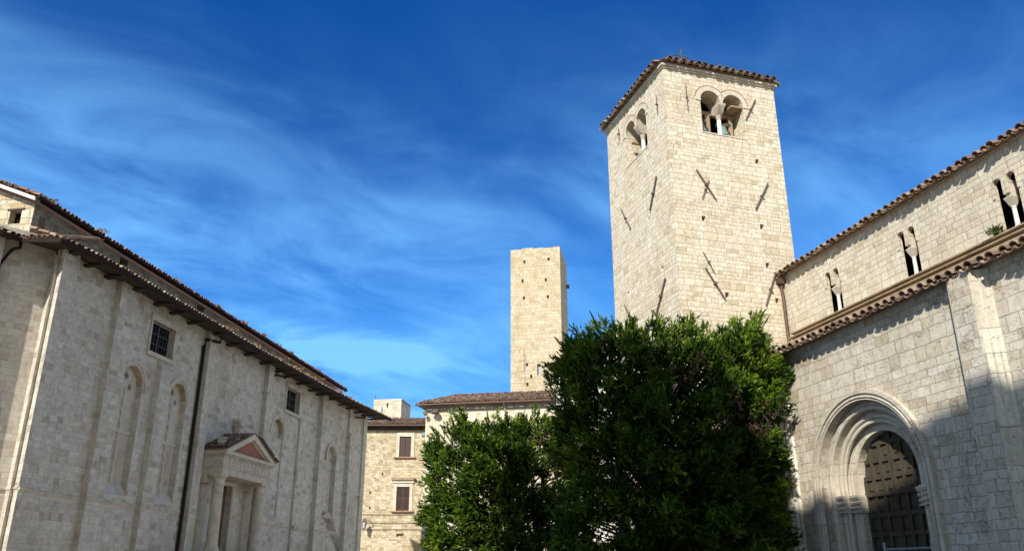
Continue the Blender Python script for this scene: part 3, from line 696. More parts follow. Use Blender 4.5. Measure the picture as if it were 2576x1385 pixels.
    # ---- blind windows
    for i, (sl, sr, zb, zsp) in enumerate(nich + [tuple((WS(n4[0]), WS(n4[1]), WZ(n4[2]), WZ(n4[3])))]):
        cx = (sl + sr) / 2; hw = abs(sr - sl) / 2; yy = y0 if i < 3 else bend(cx)
        a = MB(g); a.arch(cx, zsp - .25, zsp, hw + .10, hw + .22, yy - .03, yy + .035, 22); a.arch(cx, zsp - .3, zsp, hw + .005, hw + .09, yy - .02, yy + .012, 22)
        o = a.make('blind_window', M['trimg'], LC)
        if i == 3: continue
        b = MB(g); ln = sr - sl; zoff = zsp + hw
        P0, P1 = (sr + .02, yy - .28), (sl - .02, yy - .28); hs = []
        def foil(cc, cz, r, n, a0): 
            pts = []
            for k in range(n * 6):
                t_ = 2 * pi * k / (n * 6); rr = r * (.62 + .38 * abs(cos(n * (t_ - a0) / 2)) ** .7); pts.append((cc + rr * cos(t_), cz + rr * sin(t_)))
            return pts
        if i < 2:
            L_ = ln + .04; hs = [foil(L_ * .55, zsp + hw * .42, .17, 4, pi / 4 * 0), foil(L_ * .33, zsp - .12, .14, 3, pi / 2), foil(L_ * .77, zsp - .12, .14, 3, pi / 2)]
        b.panel(P0, P1, zb + .02, zoff + .05, hs, .12, True); b.make('infill', M['niche'], o)
        if i < 2:
            t_ = MB(g); n_ = 60; zlo, zhi = zb + .45, zsp - .2
            pts = [(cx - .04 + .018 * cos(k * .9), yy - .26 + .018 * sin(k * .9), zlo + (zhi - zlo) * k / n_) for k in range(n_ + 1)]
            t_.tube(pts, .055, 7); t_.box((sl, yy - .30, zlo + (zhi - zlo) * .52), (sr, yy - .23, zlo + (zhi - zlo) * .52 + .14)); t_.make('mullion', M['trim'], o)
            br = MB(g)
            for k in range(26):
                zz2 = zlo + .02 + k * (zhi - zlo) * .5 / 26; br.box((cx - .56, yy - .32, zz2), (cx + .5, yy - .262 + random.uniform(-.008, .008), zz2 + .045))
            br.make('brick_infill', M['trimg'], o)
            s_ = MB(g); s_.ngon_prism([(sl, yy - .30, zb + .48), (sl, yy - .0, zb + .0), (sl, yy - .30, zb)], (sr - sl, 0, 0)); s_.make('sloping_sill', M['niche'], o)
            v_ = MB(g); v_.arch(cx, zsp, zsp, hw - .03, hw - .001, yy - .29, yy - .04, 18); v_.make('soffit', M['ochre'] if i < 2 else M['niche'], o)
        else:
            v_ = MB(g); v_.arch(cx, zsp, zsp, hw - .03, hw - .001, yy - .28, yy - .03, 18); v_.make('soffit', M['ochre'], o)
            st = MB(g); st.box((sl + .0, yy - .3, zb), (sr, yy - .07, zsp - .3)); st.make('infill', M['left'], o)
    # ---- square barred windows
    for sl, sr, zb, zt2 in rects:
        fr = MB(g); a, b = sl, sr; e = .12
        for p0, p1 in (((a - e, y0 - .06, zb - .02), (a, y0 + .05, zt2)), ((b, y0 - .06, zb - .02), (b + e, y0 + .05, zt2)), ((a - e - .02, y0 - .06, zt2), (b + e + .02, y0 + .06, zt2 + .2)), ((a - e - .06, y0 - .06, zb - .2), (b + e + .06, y0 + .09, zb - .02))): fr.box(p0, p1)
        fr.box((a - e - .06, y0 - .05, zt2 + .2), (b + e + .06, y0 + .1, zt2 + .25))
        o = fr.make('window', M['trimg'], LC)
        gl = MB(g); gl.box((a, y0 - .31, zb), (b, y0 - .27, zt2)); gl.make('pane', M['glass'], o)
        br = MB(g); m = (a + b) / 2; br.box((m - .025, y0 - .24, zb), (m + .025, y0 - .20, zt2))
        for k in range(1, 8): x = a + (b - a) * k / 8; br.box((x - .005, y0 - .235, zb), (x + .005, y0 - .22, zt2))
        for k in (1, 2): z = zb + (zt2 - zb) * k / 3; br.box((a, y0 - .234, z - .015), (b, y0 - .215, z + .015))
        br.make('window_bars', M['bars'], o)
    # ---- eaves: rafters, roof, gutter
    eav = [(fp(-6.2, .8)[0], fp(-6.2, .8)[1] + .0), (-17.04, -1.28), (-16.42, -1.03), (-16.19, .25), (-14.84, .49), (-12.78, .60), (-9.78, .62), (-1.52, .62), (7.6, .84), (13.27, 1.16), (18.2 + .8, 1.16 + (18.2 + .8 - 13.27) * .0877)]
    eav[0] = (-18.6, -2.6); zg = 12.42
    sl = radians(21); ups = []; th_ = []
    for p, q in zip(eav[:-1], eav[1:]):
        d = (Vector(q) - Vector(p)).normalized(); n = Vector((-d.y, d.x)); n = n if n.y > 0 else -n
        if abs(d.x) < .8 and n.x > 0: n = -n if n.y < 0 else n
        ups.append((-n.x * cos(sl), -n.y * cos(sl), sin(sl)))
        rf = MB(g); inner = [(-13.7, -3.05, 13.75)] * 4 + [(-13.6, -3.05, 13.75), (-12.5, -3.05, 13.75), (-9.78, -3.05, 13.75), (-1.52, -3.05, 13.75), (7.6, -3.05, 13.75), (13.27, -3.05, 13.75), (18.2 + .8, -3.05, 13.75)]
    inner = inner[:len(eav)]
    A_ = [rf.v((s, o - .1, zg + .02)) for s, o in eav]; B_ = [rf.v(p) for p in inner]
    for k in range(len(eav) - 1): rf.f((A_[k], A_[k + 1], B_[k + 1], B_[k]))
    C_ = [rf.v((s, o - .12, zg - .05)) for s, o in eav]; D_ = [rf.v((s + .0, o - 1.7, zg + .30)) for s, o in eav]
    for k in range(len(eav) - 1): rf.f((A_[k], A_[k + 1], C_[k + 1], C_[k]))
    sf = MB(g)
    C2 = [sf.v((s, o - .02, zg - .06)) for s, o in eav]; D2 = [sf.v((s, o - 2.2, zg + .26)) for s, o in eav]
    for k in range(len(eav) - 1): sf.f((C2[k], C2[k + 1], D2[k + 1], D2[k]))
    sf.make('eave_soffit', M['rafter'], LC)
    ro = rf.make('aisle_roof', M['tile'], LC, tone=True)
    coppi('roof_tiles', M['tile'], ro, [(s, o + .10, zg + .03) for s, o in eav], ups, [9, 9, 9, 5, 3], .235, .095, g=g, jit=1.5, tmean=.62)
    gt = MB(g)
    pr = [(.0, .03), (.01, -.05), (.05, -.11), (.11, -.13), (.17, -.09), (.19, .03)]
    rings = [[gt.v((s, o + a - .02, zg + b)) for a, b in pr] for s, o in eav]
    for i in range(len(rings) - 1):
        for k in range(len(pr) - 1): gt.f((rings[i][k], rings[i][k + 1], rings[i + 1][k + 1], rings[i + 1][k]))
    gt.make('gutter', M['gutterdark'], LC)
    s = -15.2
    while s < 18.2:
        yy = bend(s) if s > sE else y0; ye = np.interp(s, [p[0] for p in eav], [p[1] for p in eav]) - .05
        r = MB(g); hh = .06; wd = random.uniform(.18, .34)
        r.ngon_prism([(s, yy - .2, zg - .02), (s, ye, zg - .06), (s, ye - .10, zg - .10), (s, yy + .1, zg - .06 - hh), (s, yy - .2, zg - .06 - hh)], (wd, 0, 0)); r.make('rafter', M['rafter'], LC)
        s += random.choice((1.25, 1.5, 1.9))
    # ---- downpipes
    def pipe(pts, r, m='gutterdark'): MB(g).tube(pts, r, 8).make('downpipe', M[m], LC)
    sp = WS(-4.3)
    pipe([(sp + .9, .12, zg - .1), (sp + .85, .1, zg - .35), (sp + .06, y0 + .12, WZ(9.65)), (sp, y0 + .1, WZ(9.4)), (sp, y0 + .1, 0)], .075)
    sp = WS(1.62); pipe([(sp + 1.05, .12, zg - .1), (sp + 1., .1, zg - .3), (sp, y0 + .28, WZ(9.72)), (sp - .02, y0 + .1, WZ(9.62))], .06)
    sp = WS(11.4); pipe([(sp + 1.2, bend(sp) + .5, zg - .1), (sp + 1.1, bend(sp) + .45, zg - .3), (sp, bend(sp) + .2, WZ(9.62))], .06)
    pa, pb, pc_ = fp(-1.28, .55), fp(-1.45, .40), fp(-1.66, .07)
    pipe([(*pa, zg - .06), (*pa, zg - .26), (*pb, zg - .34), (*pc_, zg - .9), (*pc_, 0)], .065)
    # ---- nave (upper) walls, window openings, gable and roof
    NF = .87; NS = lambda s_: -39.58 + (s_ + 39.58) * NF; NZ = lambda z_: 1.6 + (z_ - 1.6) * NF
    yn = -3.0; sn0, sn1, zn = NS(-9.9), NS(30.5), NZ(17.15)
    w = MB(g); hs = []
    for s_, z_, a_, b_ in ((NS(-3.12), NZ(16.7), .30, .36), (NS(4.9), NZ(16.75), .36, .32)): hs.append([(sn1 - u, z) for u, z in rect(s_ - a_, s_ + a_, z_ - b_, z_ + b_)])
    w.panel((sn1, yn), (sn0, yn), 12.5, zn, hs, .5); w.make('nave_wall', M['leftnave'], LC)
    for s_, z0_, z1_ in ((NS(-9.3), 13.6, NZ(16.72)), (NS(-7.3), 13.6, NZ(16.75))):
        bq = MB(g); bq.box((s_ - .16, yn - .1, z0_), (s_ + .18, yn + .008, z1_))
        o = bq.make('bricked_window', M['rafterbrick'], LC)
    gw = MB(g); Lg = 3.3
    zr = lambda u: zn - .02 + (u) * .40
    hole = [(Lg and u, z) for u, z in rect(.5, 1.0, NZ(16.2), NZ(16.86))]
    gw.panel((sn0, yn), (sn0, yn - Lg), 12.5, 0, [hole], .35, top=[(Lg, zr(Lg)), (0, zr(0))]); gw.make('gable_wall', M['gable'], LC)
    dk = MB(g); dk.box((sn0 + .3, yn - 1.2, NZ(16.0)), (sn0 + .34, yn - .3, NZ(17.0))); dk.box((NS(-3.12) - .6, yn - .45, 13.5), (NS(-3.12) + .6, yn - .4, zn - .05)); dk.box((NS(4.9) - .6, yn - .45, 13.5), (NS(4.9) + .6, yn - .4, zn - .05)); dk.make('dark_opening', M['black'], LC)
    li = MB(g); li.box((sn0 - .04, yn - 1.12, NZ(16.865)), (sn0 + .3, yn - .38, NZ(16.93))); li.make('lintel', M['wood'], LC)
    rf = MB(g); so_, yo = sn0 - .35, yn + .25; z0_ = NZ(17.32); up = (0, -cos(radians(21.8)), sin(radians(21.8)))
    a = [rf.v(p) for p in ((so_, yo, z0_), (sn1, yo, z0_), (sn1, yo - 3.6, z0_ + 1.44), (so_, yo - 3.6, z0_ + 1.44))]; rf.f(a)
    a = [rf.v(p) for p in ((so_, yo, z0_ - .1), (sn1 - .0, yo, z0_ - .1), (sn1 - .0, yo - 3.6, z0_ + 1.34), (so_, yo - 3.6, z0_ + 1.34))]; rf.f(a)
    a = [rf.v(p) for p in ((so_, yo, z0_ - .1), (sn1, yo, z0_ - .1), (sn1, yo, z0_), (so_, yo, z0_))]; rf.f(a)
    ro = rf.make('nave_roof', M['tilered'], LC, tone=True)
    coppi('roof_tiles', M['tilered'], ro, [(so_, yo + .1, z0_ + .0), (sn1, yo + .1, z0_ + .0)], up, 3, .235, .095, g=g, jit=1.5, tmean=.5)
    vt = coppi('verge_tiles', M['tile'], ro, [(so_ + .1, yo - 3.6, z0_ + 1.47), (so_ + .1, yo + .1, z0_ + .03)], (1, 0, .0), 2, .3, .095, g=g, jit=1.2, tmean=.7)
    bd = MB(g); bd.ngon_prism([(so_ - .02, yo, z0_ - .2), (so_ - .02, yo - 3.6, z0_ + 1.24), (so_ - .02, yo - 3.6, z0_ + 1.38), (so_ - .02, yo, z0_ - .06)], (.05, 0, 0)); bd.make('verge_board', M['white'], LC)
    fb = MB(g); fb.box((so_ + .3, yo - .02, z0_ - .16), (sn1, yo + .015, z0_ - .005)); fb.make('fascia', M['gutterdark'], LC)
    gt = MB(g); gt.tube([(so_, yo + .12, z0_ - .06), (sn1, yo + .12, z0_ - .06)], .07, 8); gt.make('gutter', M['gutterdark'], LC)
    # ---- porch
    P = MB(g); dp = .70                                                # front plane of entablature in front of the t=0 plane
    kf = lambda s, t_: -39.58 + (s * KS + 39.58) * (19.47 - t_) / 19.47
    kz = lambda z, t_: 1.6 + (z - 1.6) * KS * (19.47 - t_) / 19.47
    a, b = -4.05, .10                                                  # along-wall limits of the entablature front
    a, b = -3.5, 1.6
    yf = dp; z_ar0, z_ar1, z_fr1, z_co1 = 5.98, 6.36, 6.84, 7.06
    P.box((a, y0 - .02, z_ar0), (b, yf, z_ar1 - .05)); P.box((a - .06, y0 - .02, z_ar1 - .05), (b + .06, yf + .06, z_ar1)); P.box((a, y0 - .02, z_ar1), (b, yf - .01, z_fr1))
    P.box((a - .07, y0 - .02, z_fr1), (b + .07, yf + .07, z_fr1 + .06)); P.box((a - .16, y0 - .02, z_fr1 + .06), (b + .16, yf + .16, z_co1))
    pt = P.make('porch', M['trimg'], LC)
    rel = MB(g)                                                        # carved relief on the frieze
    n = 13
    for k in range(n):
        x = a + .2 + (b - a - .4) * k / (n - 1); zc2 = (z_ar1 + z_fr1) / 2
        pts = [(x + .09 * sin(t_ * 5.5 + k), yf + .0, z_ar1 + .05 + (z_fr1 - z_ar1 - .1) * t_) for t_ in np.linspace(0, 1, 9)]
        rel.tube(pts, .028, 6); rel.lathe((x + .08, yf - .01, zc2 - .05), [(.005, 0), (.045, .03), (.05, .06), (.005, .1)], 7)
    rel.make('frieze_relief', M['trim'], pt)
    cx = (a + b) / 2; hw = (b - a) / 2 + .16; zap = z_co1 + 1.12
    pd = MB(g); e = .26; k_ = 1.12 / hw
    pd.ngon_prism([(cx - hw, yf + .17, z_co1), (cx, yf + .17, zap), (cx + hw, yf + .17, z_co1), (cx + hw - .62, yf + .17, z_co1), (cx, yf + .17, zap - .27), (cx - hw + .62, yf + .17, z_co1)], (0, -.30, 0))
    pd.ngon_prism([(cx - hw + .4, yf + .02, z_co1 - .001), (cx, yf + .02, zap - .15), (cx + hw - .4, yf + .02, z_co1 - .001), (cx + hw - .78, yf + .02, z_co1 - .001), (cx, yf + .02, zap - .33), (cx - hw + .78, yf + .02, z_co1 - .001)], (0, -.1, 0))
    pd.make('pediment', M['trim'], pt)
    ty = MB(g); ty.ngon_prism([(cx - hw + .3, yf - .06, z_co1), (cx, yf - .06, zap - .1), (cx + hw - .3, yf - .06, z_co1)], (0, -.05, 0)); ty.make('tympanum', M['pink'], pt)
    rr = MB(g)
    for sg in (-1, 1):
        rr.ngon_prism([(cx, y0, zap + .02), (cx, yf + .2, zap + .02), (cx + sg * (hw + .04), yf + .2, z_co1 + .01), (cx + sg * (hw + .04), y0, z_co1 + .01)], (0, 0, .05))
    pr_ = rr.make('porch_roof', M['tile'], pt, tone=True)
    for sg in (-1, 1):
        u_ = Vector((-sg * hw, 0, zap - z_co1)).normalized()
        coppi('roof_tiles', M['tile'], pr_, [(cx + sg * (hw + .08), y0, z_co1 + .10), (cx + sg * (hw + .08), yf + .22, z_co1 + .10)], tuple(u_), 7, .22, .09, g=g, jit=2., tmean=.2)
    for x, z in ((cx, zap + .0), (a + .18, z_co1 + .16), (b - .1, z_co1 + .16)):
        u = MB(g); yq = yf - .3 if x != cx else yf - .75
        u.box((x - .14, yq - .14, z - .1), (x + .14, yq + .14, z + .40)); u.box((x - .19, yq - .19, z + .40), (x + .19, yq + .19, z + .46))
        if x == cx or x > cx: u.lathe((x, yq, z + .46), [(.06, 0), (.08, .04), (.15, .12), (.17, .2), (.13, .3), (.03, .36)], 12)
        u.make('finial', M['trimg'], pt)
    zb = 2.66
    for x in (a + .28, b - .45):
        flu = 24
        c = MB(g); hh = z_ar0 - zb; yq = yf - .26
        c.lathe((x, yq, zb), [(.33, 0), (.33, .06), (.30, .09), (.31, .14), (.265, .18), (.255, hh * .3), (.255, hh * .3 + .01)], 28)
        c.lathe((x, yq, zb), [(.25, hh * .3 + .01), (.247, hh * .5), (.23, hh - .48)], 40, flute=1)
        oc = c.make('column', M['trimg'], pt)
        k = MB(g); k.lathe((x, yq, zb), [(.235, hh - .48), (.265, hh - .46), (.265, hh - .43), (.24, hh - .41), (.24, hh - .27), (.265, hh - .24), (.25, hh - .21), (.28, hh - .12), (.32, hh - .08)], 24); k.box((x - .33, yq - .33, z_ar0 - .08), (x + .33, yq + .25, z_ar0 - .003))
        for j in range(18): t_ = 2 * pi * j / 18; k.lathe((x + .285 * cos(t_), yq + .285 * sin(t_), z_ar0 - .17), [(.005, 0), (.03, .03), (.028, .06), (.005, .09)], 6)
        k.make('capital', M['trim'], oc)
        pb_ = MB(g); pb_.box((x - .4, y0, 0), (x + .4, yf + .12, zb)); pb_.make('pedestal', M['trimg'], pt)
    for x in (a + .22, b - .50):
        q = MB(g); q.box((x - .24, y0 - .03, 0), (x + .24, y0 + .16, z_ar0 - .5)); q.box((x - .27, y0 - .03, z_ar0 - .5), (x + .27, y0 + .19, z_ar0 - .44)); q.box((x - .30, y0 - .03, z_ar0 - .40), (x + .30, y0 + .24, z_ar0 - .003)); q.make('half_pillar', M['trimg'], pt)
    fl = MB(g)
    for k in range(9): fl.box((a - .5 - .28 * k, y0 - .01, 0), (b + .5 + .28 * k, yf + .35 + .3 * k, 2.4 - k * .27))
    fl.make('steps', M['trimg'], pt)
    jm = MB(g)
    for e0, e1, y1 in ((0, .07, .07), (.07, .14, .10), (.14, .2, .06)):
        jm.box((dS0 - e1, y0 - .03, 0), (dS0 - e0, y0 + y1, dTop + e1)); jm.box((dS1 + e0, y0 - .03, 0), (dS1 + e1, y0 + y1, dTop + e1)); jm.box((dS0 - e0, y0 - .03, dTop + e0), (dS1 + e0, y0 + y1, dTop + e1))
    jm.make('door_surround', M['trim'], pt)
    pl_ = MB(g); pl_.box((dS0 - .3, y0 - .02, dTop + .2), (dS1 + .3, y0 + .03, z_ar0 - .002)); pl_.make('overdoor_plaster', M['ochre'], pt)
    dr = MB(g); dr.box((dS0 - .02, y0 - .36, 0), (dS1 + .02, y0 - .28, dTop + .02))
    od = dr.make('door', M['doorwood'], pt)
    pn = MB(g); m = (dS0 + dS1) / 2
    for x0_, x1_ in ((dS0 + .08, m - .06), (m + .06, dS1 - .08)):
        for z in np.arange(zb + .15, dTop - .5, .62): pn = MB(g); pn.box((x0_, y0 - .29, z), (x1_, y0 - .255, z + .52)); pn.make('door_panel', M['doorwood'], od)
    return eav, zg, WS, (sn0, yo, z0_, sn1)
LEAV, LZG, LWS, LNAVE = leftchurch()
def left_world(s, o, z):
    a = radians(LA); return (LP[0] + s * sin(a) + o * cos(a), LP[1] + s * cos(a) - o * sin(a), z)

# ------------------------------------------------------------------ houses at the end of the square
HK = 1.37; HZ = 1.6 * (1 - HK)     # the houses stand about 70 m off
def framed_window(g, root, s0, s1, z0, z1, fw, sill, head, louvre, wallmat):
    fr = MB(g, HK)
    fr.box((s0 - fw, -.1, z0 - .02), (s0, .05, z1)); fr.box((s1, -.1, z0 - .02), (s1 + fw, .05, z1)); fr.box((s0 - fw, -.1, z1), (s1 + fw, .052, z1 + fw + .05))
    o = fr.make('window', M['trim'], root)
    if head:
        h = MB(g, HK); h.box((s0 - fw - .08, -.05, z1 + fw + .05), (s1 + fw + .08, .12, z1 + fw + .25)); h.box((s0 - fw - .17, -.05, z1 + fw + .25), (s1 + fw + .17, .24, z1 + fw + .31)); h.make('window_head', M['trim'], o)
        t = MB(g, HK); t.box((s0 - fw - .2, -.05, z1 + fw + .31), (s1 + fw + .2, .28, z1 + fw + .37)); t.make('head_tiles', M['brick'], o)
    s_ = MB(g, HK); s_.box((s0 - fw - .12, -.1, z0 - .10), (s1 + fw + .12, .16, z0 - .02)); s_.make('sill', M['brick'], o)
    m = (s0 + s1) / 2
    for a, b in ((s0 + .01, m - .012), (m + .012, s1 - .01)):
        q = MB(g, HK)
        if louvre:
            q.box((a, -.09, z0), (a + .06, -.03, z1 - .01)); q.box((b - .06, -.09, z0), (b, -.03, z1 - .01))
            for zz_ in (z0, (z0 + z1) / 2 - .03, z1 - .07): q.box((a, -.088, zz_), (b, -.032, zz_ + .06))
            z = z0 + .06
            while z < z1 - .07: q.ngon_prism([(a + .06, -.085, z + .05), (a + .06, -.035, z), (a + .06, -.035, z + .012), (a + .06, -.085, z + .062)], (b - a - .12, 0, 0)); z += .055
            q.box((a + .03, -.1, z0), (b - .03, -.092, z1 - .01))
        else:
            n = 4
            for k in range(n): x0, x1 = a + (b - a) * k / n, a + (b - a) * (k + 1) / n; q.box((x0 + .003, -.09, z0), (x1 - .003, -.035, z1 - .01))
        q.make('shutter', M['shutter'], o)
def houses():
    g = -1
    # --- rubble house
    H1 = empty('stone_house', (-8 * HK, 58 * HK, HZ), radians(180), 'narrow yellow rubble stone house with two maroon shuttered windows beside the shaded church', 'house')
    w = MB(1, HK)
    def U(poly): return [(1.98 - u, z) for u, z in poly]
    hs = [U(rect(.11, .93, 9.38, 10.77)), U(rect(.06, .96, 5.76, 7.34)), U(rect(.17, .66, 4.06, 4.28))] + [U(rect(s - .06, s + .06, z - .08, z + .08)) for s, z in ((-.97, 8.2), (-1.76, 6.95), (-1.72, 5.94))]
    w.panel((-1.98, 0), (2.5, 0), 0, 11.46, hs, .22, True); w.panel((2.5, 0), (2.5, -7), 0, 11.46); w.box((2.5, -7, 0), (2.6, .03, 9.32)); w.make('wall', M['house1'], H1)
    framed_window(g, H1, .11, .93, 9.38, 10.77, .22, 1, 0, False, None)
    framed_window(g, H1, .06, .96, 5.76, 7.34, .20, 1, 1, True, None)
    c = MB(g, HK); c.box((-2.55, -.1, 11.22), (1.97, .16, 11.46)); c.make('eave_board', M['rafter'], H1)
    up = (0, -cos(radians(18)), sin(radians(18)))
    rf = MB(g, HK); a = [rf.v(p) for p in ((-2.9, .38, 11.52), (1.93, .38, 11.52), (1.93, -2.6, 12.5), (-1.15, -2.6, 12.5))]; rf.f(a[:4]); rf.f((a[0], a[3], rf.v((-2.9, -6, 11.52))))
    rf.f((a[0], a[1], rf.v((1.93, -.2, 11.47)), rf.v((-2.9, -.2, 11.47))))
    ro = rf.make('roof', M['tile'], H1, tone=True)
    def cl(i, x, d): return d < 2.9 and d < x * 1.7 + .25
    coppi('roof_tiles', M['tile'], ro, [(-2.9, .45, 11.53), (1.93, .45, 11.53)], up, 10, .235, .1, g=g, k=HK, clip=cl, jit=1.6, tmean=.45)
    q = MB(g, HK); q.tube([(-2.95, .5, 11.48), (1.95, .5, 11.48)], .06, 8); q.make('gutter', M['gutter'], H1)
    q = MB(g, HK); q.box((1.64, -.02, 10.82), (1.9, .1, 11.05)); q.make('meter_box', M['steel'], H1)
    q = MB(g, HK); q.tube([(-1.45, -1.2, 11.5), (-1.45, -1.2, 13.1)], .05, 8); q.make('vent_pipe', M['steel'], H1)
    # --- pale house
    az2 = 101.; a2 = radians(90 - az2 + 180)
    H2 = empty('pale_stone_house', (-5.8 * HK, 55 * HK, HZ), a2, 'pale stone house with mossy tiled roof rising behind the smaller evergreen tree', 'house')
    w = MB(1, HK); w.panel((-9.0, 0), (0, 0), 0, 12.0, [], .2); w.panel((0, 0), (0, -6.5), 0, 12.0); w.box((-.4, -.3, 0), (.03, .03, 4.32)); w.make('wall', M['house2'], H2)
    e = MB(g, HK); e.box((-.02, -6.5, 11.95), (9., .05, 12.32)); e.make('eave_board', M['greyplaster'], H2)
    rf = MB(g, HK); A = [rf.v(p) for p in ((-.55, .4, 12.36), (9., .4, 12.36), (9., -2.9, 13.62), (1.9, -2.9, 13.62), (-.55, -6.8, 12.36))]
    rf.f((A[0], A[1], A[2], A[3])); rf.f((A[0], A[3], A[4])); rf.f((A[0], A[1], rf.v((9., -.3, 12.31)), rf.v((-.55, -.3, 12.31))))
    ro = rf.make('roof', M['tile'], H2, tone=True)
    up = (0, -cos(radians(21)), sin(radians(21)))
    def cl2(i, x, d): return d < 3.3 and d < x * 1.35 + .3
    coppi('roof_tiles', M['tile'], ro, [(-.55, .48, 12.37), (9., .48, 12.37)], up, 11, .235, .105, g=g, k=HK, clip=cl2, jit=2.2, tmean=.45)
    q = MB(g, HK); q.tube([(-.6, .53, 12.32), (8.6, .53, 12.32)], .065, 8); q.make('gutter', M['gutter'], H2)
    q = MB(g, HK); q.tube([(5.42, .5, 12.3), (5.44, .12, 12.0), (5.5, .08, 11.4), (5.5, .08, 0)], .055, 8); q.make('downpipe', M['beam'], H2)
    # --- taller plastered house
    H3 = empty('plastered_house', (2.9 * HK, 53.0 * HK, HZ), a2, 'taller pale plastered house whose tiled verge shows behind the big evergreen', 'house')
    w = MB(1, HK); w.panel((-5, .02), (0, .02), 0, 0, top=[(5, 14.6), (0, 16.8)]); w.panel((0, .02), (0, -6), 0, 14.6); w.make('wall', M['plaster'], H3)
    rf = MB(g, HK); sl = atan2(2.2, 5.0); up = (cos(sl), 0, sin(sl)); a = [rf.v(p) for p in ((-.3, .25, 14.55), (5, .25, 16.85), (5, -6, 16.85), (-.3, -6, 14.55))]; rf.f(a); ro = rf.make('roof', M['tilered'], H3, tone=True)
    coppi('roof_tiles', M['tile'], ro, [(-.38, .32, 14.58), (-.38, -5.9, 14.58)], up, 14, .235, .105, g=g, k=HK, jit=1.4, tmean=.6)
houses()

# lantern, floodlights, cables and aerial on the houses
lt = empty('wall_lantern', (-9.93 * HK, 58 * HK, HZ + 4.9 * HK), 0, 'black iron street lantern on a curled bracket on the yellow rubble house', 'lantern')
b = MB(1, HK); b.tube([(.52, 0, .0), (.50, -.12, .02), (.42, -.34, .1), (.25, -.55, .18), (.05, -.62, .26), (0, -.62, .22)], .018, 6); b.tube([(.5, -.02, -.15), (.42, -.2, -.05), (.32, -.42, .1)], .014, 6); b.make('bracket', M['iron'], lt)
b = MB(1, HK); b.lathe((0, -.62, -.35), [(.03, 0), (.1, .02), (.165, .42), (.03, .42)], 6); b.make('lamp_glass', M['lampglass'], lt)
b = MB(1, HK)
for k in range(6):
    t = 2 * pi * k / 6; b.tube([(.105 * cos(t), -.62 + .105 * sin(t), -.34), (.17 * cos(t), -.62 + .17 * sin(t), .08)], .012, 4)
b.lathe((0, -.62, .07), [(.2, 0), (.19, .03), (.09, .12), (.06, .2), (.02, .27)], 6); b.lathe((0, -.62, -.42), [(.01, 0), (.05, .05), (.1, .08)], 6); b.make('lamp_frame', M['iron'], lt)
def h2(s, o, z):
    a = radians(101); x, y = -5.8 + s * sin(a) + o * cos(a), 55 + s * cos(a) - o * sin(a)
    return (x * HK, y * HK, HZ + z * HK)
for s, z, r, nm, lab in ((.08, 11.72, .14, 'floodlight', 'small round black floodlight at the corner of the pale house eaves'), (.76, 11.74, .30, 'floodlight', 'wide black floodlight under the gutter of the pale house')):
    x, y, z_ = h2(s, .0, z); f = empty(nm, (x, y, z_), radians(191 - 180) * -1, lab, 'floodlight', 'floodlights under the pale house eaves')
    b = MB(1, HK)
    if r < .2: b.tube([(0, -.28, .02), (-.02, -.42, .05)], r * .8, 10); b.tube([(0, -.42, .05), (-.0, -.5, .07)], r, 12)
    else: b.lathe((0, -.38, -.02), [(r * .75, 0), (r, .06), (r * .8, .2), (r * .3, .26)], 14)
    b.make('lamp_head', M['iron'], f)
    b = MB(1, HK); b.tube([(0, .0, .05), (0, -.34, .06)], .025, 6); b.make('bracket', M['steel'], f)
for z, sag, lab in ((5.53, .05, 'topmost thin cable strung along the rubble house front above the lantern'), (4.97, .01, 'middle thin cable crossing the rubble house front at lantern height'), (4.52, -.01, 'lowest thin cable crossing the rubble house front below the lantern')):
    c = MB(1, HK); c.tube([(-10.2 + 4.15 * k / 12, 57.93, HZ / HK + z - sag * sin(pi * k / 12) + random.uniform(-.012, .012)) for k in range(13)], .014, 5)
    tag(c.make('wall_cable', M['gutterdark']), lab, 'cable', 'cables on the rubble house')
ae = empty('roof_aerial', (1.1, 72.0, 18.0), 0, 'rusty thin television aerial mast on the pale house roof before the ochre tower', 'aerial')
b = MB(1, HK); b.tube([(.05, 0, -.3), (.05, 0, 2.0)], .02, 6); b.tube([(-.02, .03, .4), (-.02, .03, 2.35)], .012, 6); b.make('mast', M['iron'], ae)
for z, x0, x1 in ((1.25, -.7, .35), (.5, -.85, .1), (.12, -.4, .1)):
    b = MB(1, HK); b.tube([(x0, .0, z - .05), (x1, .02, z + .06)], .011, 5); b.make('crossbar', M['iron'], ae)

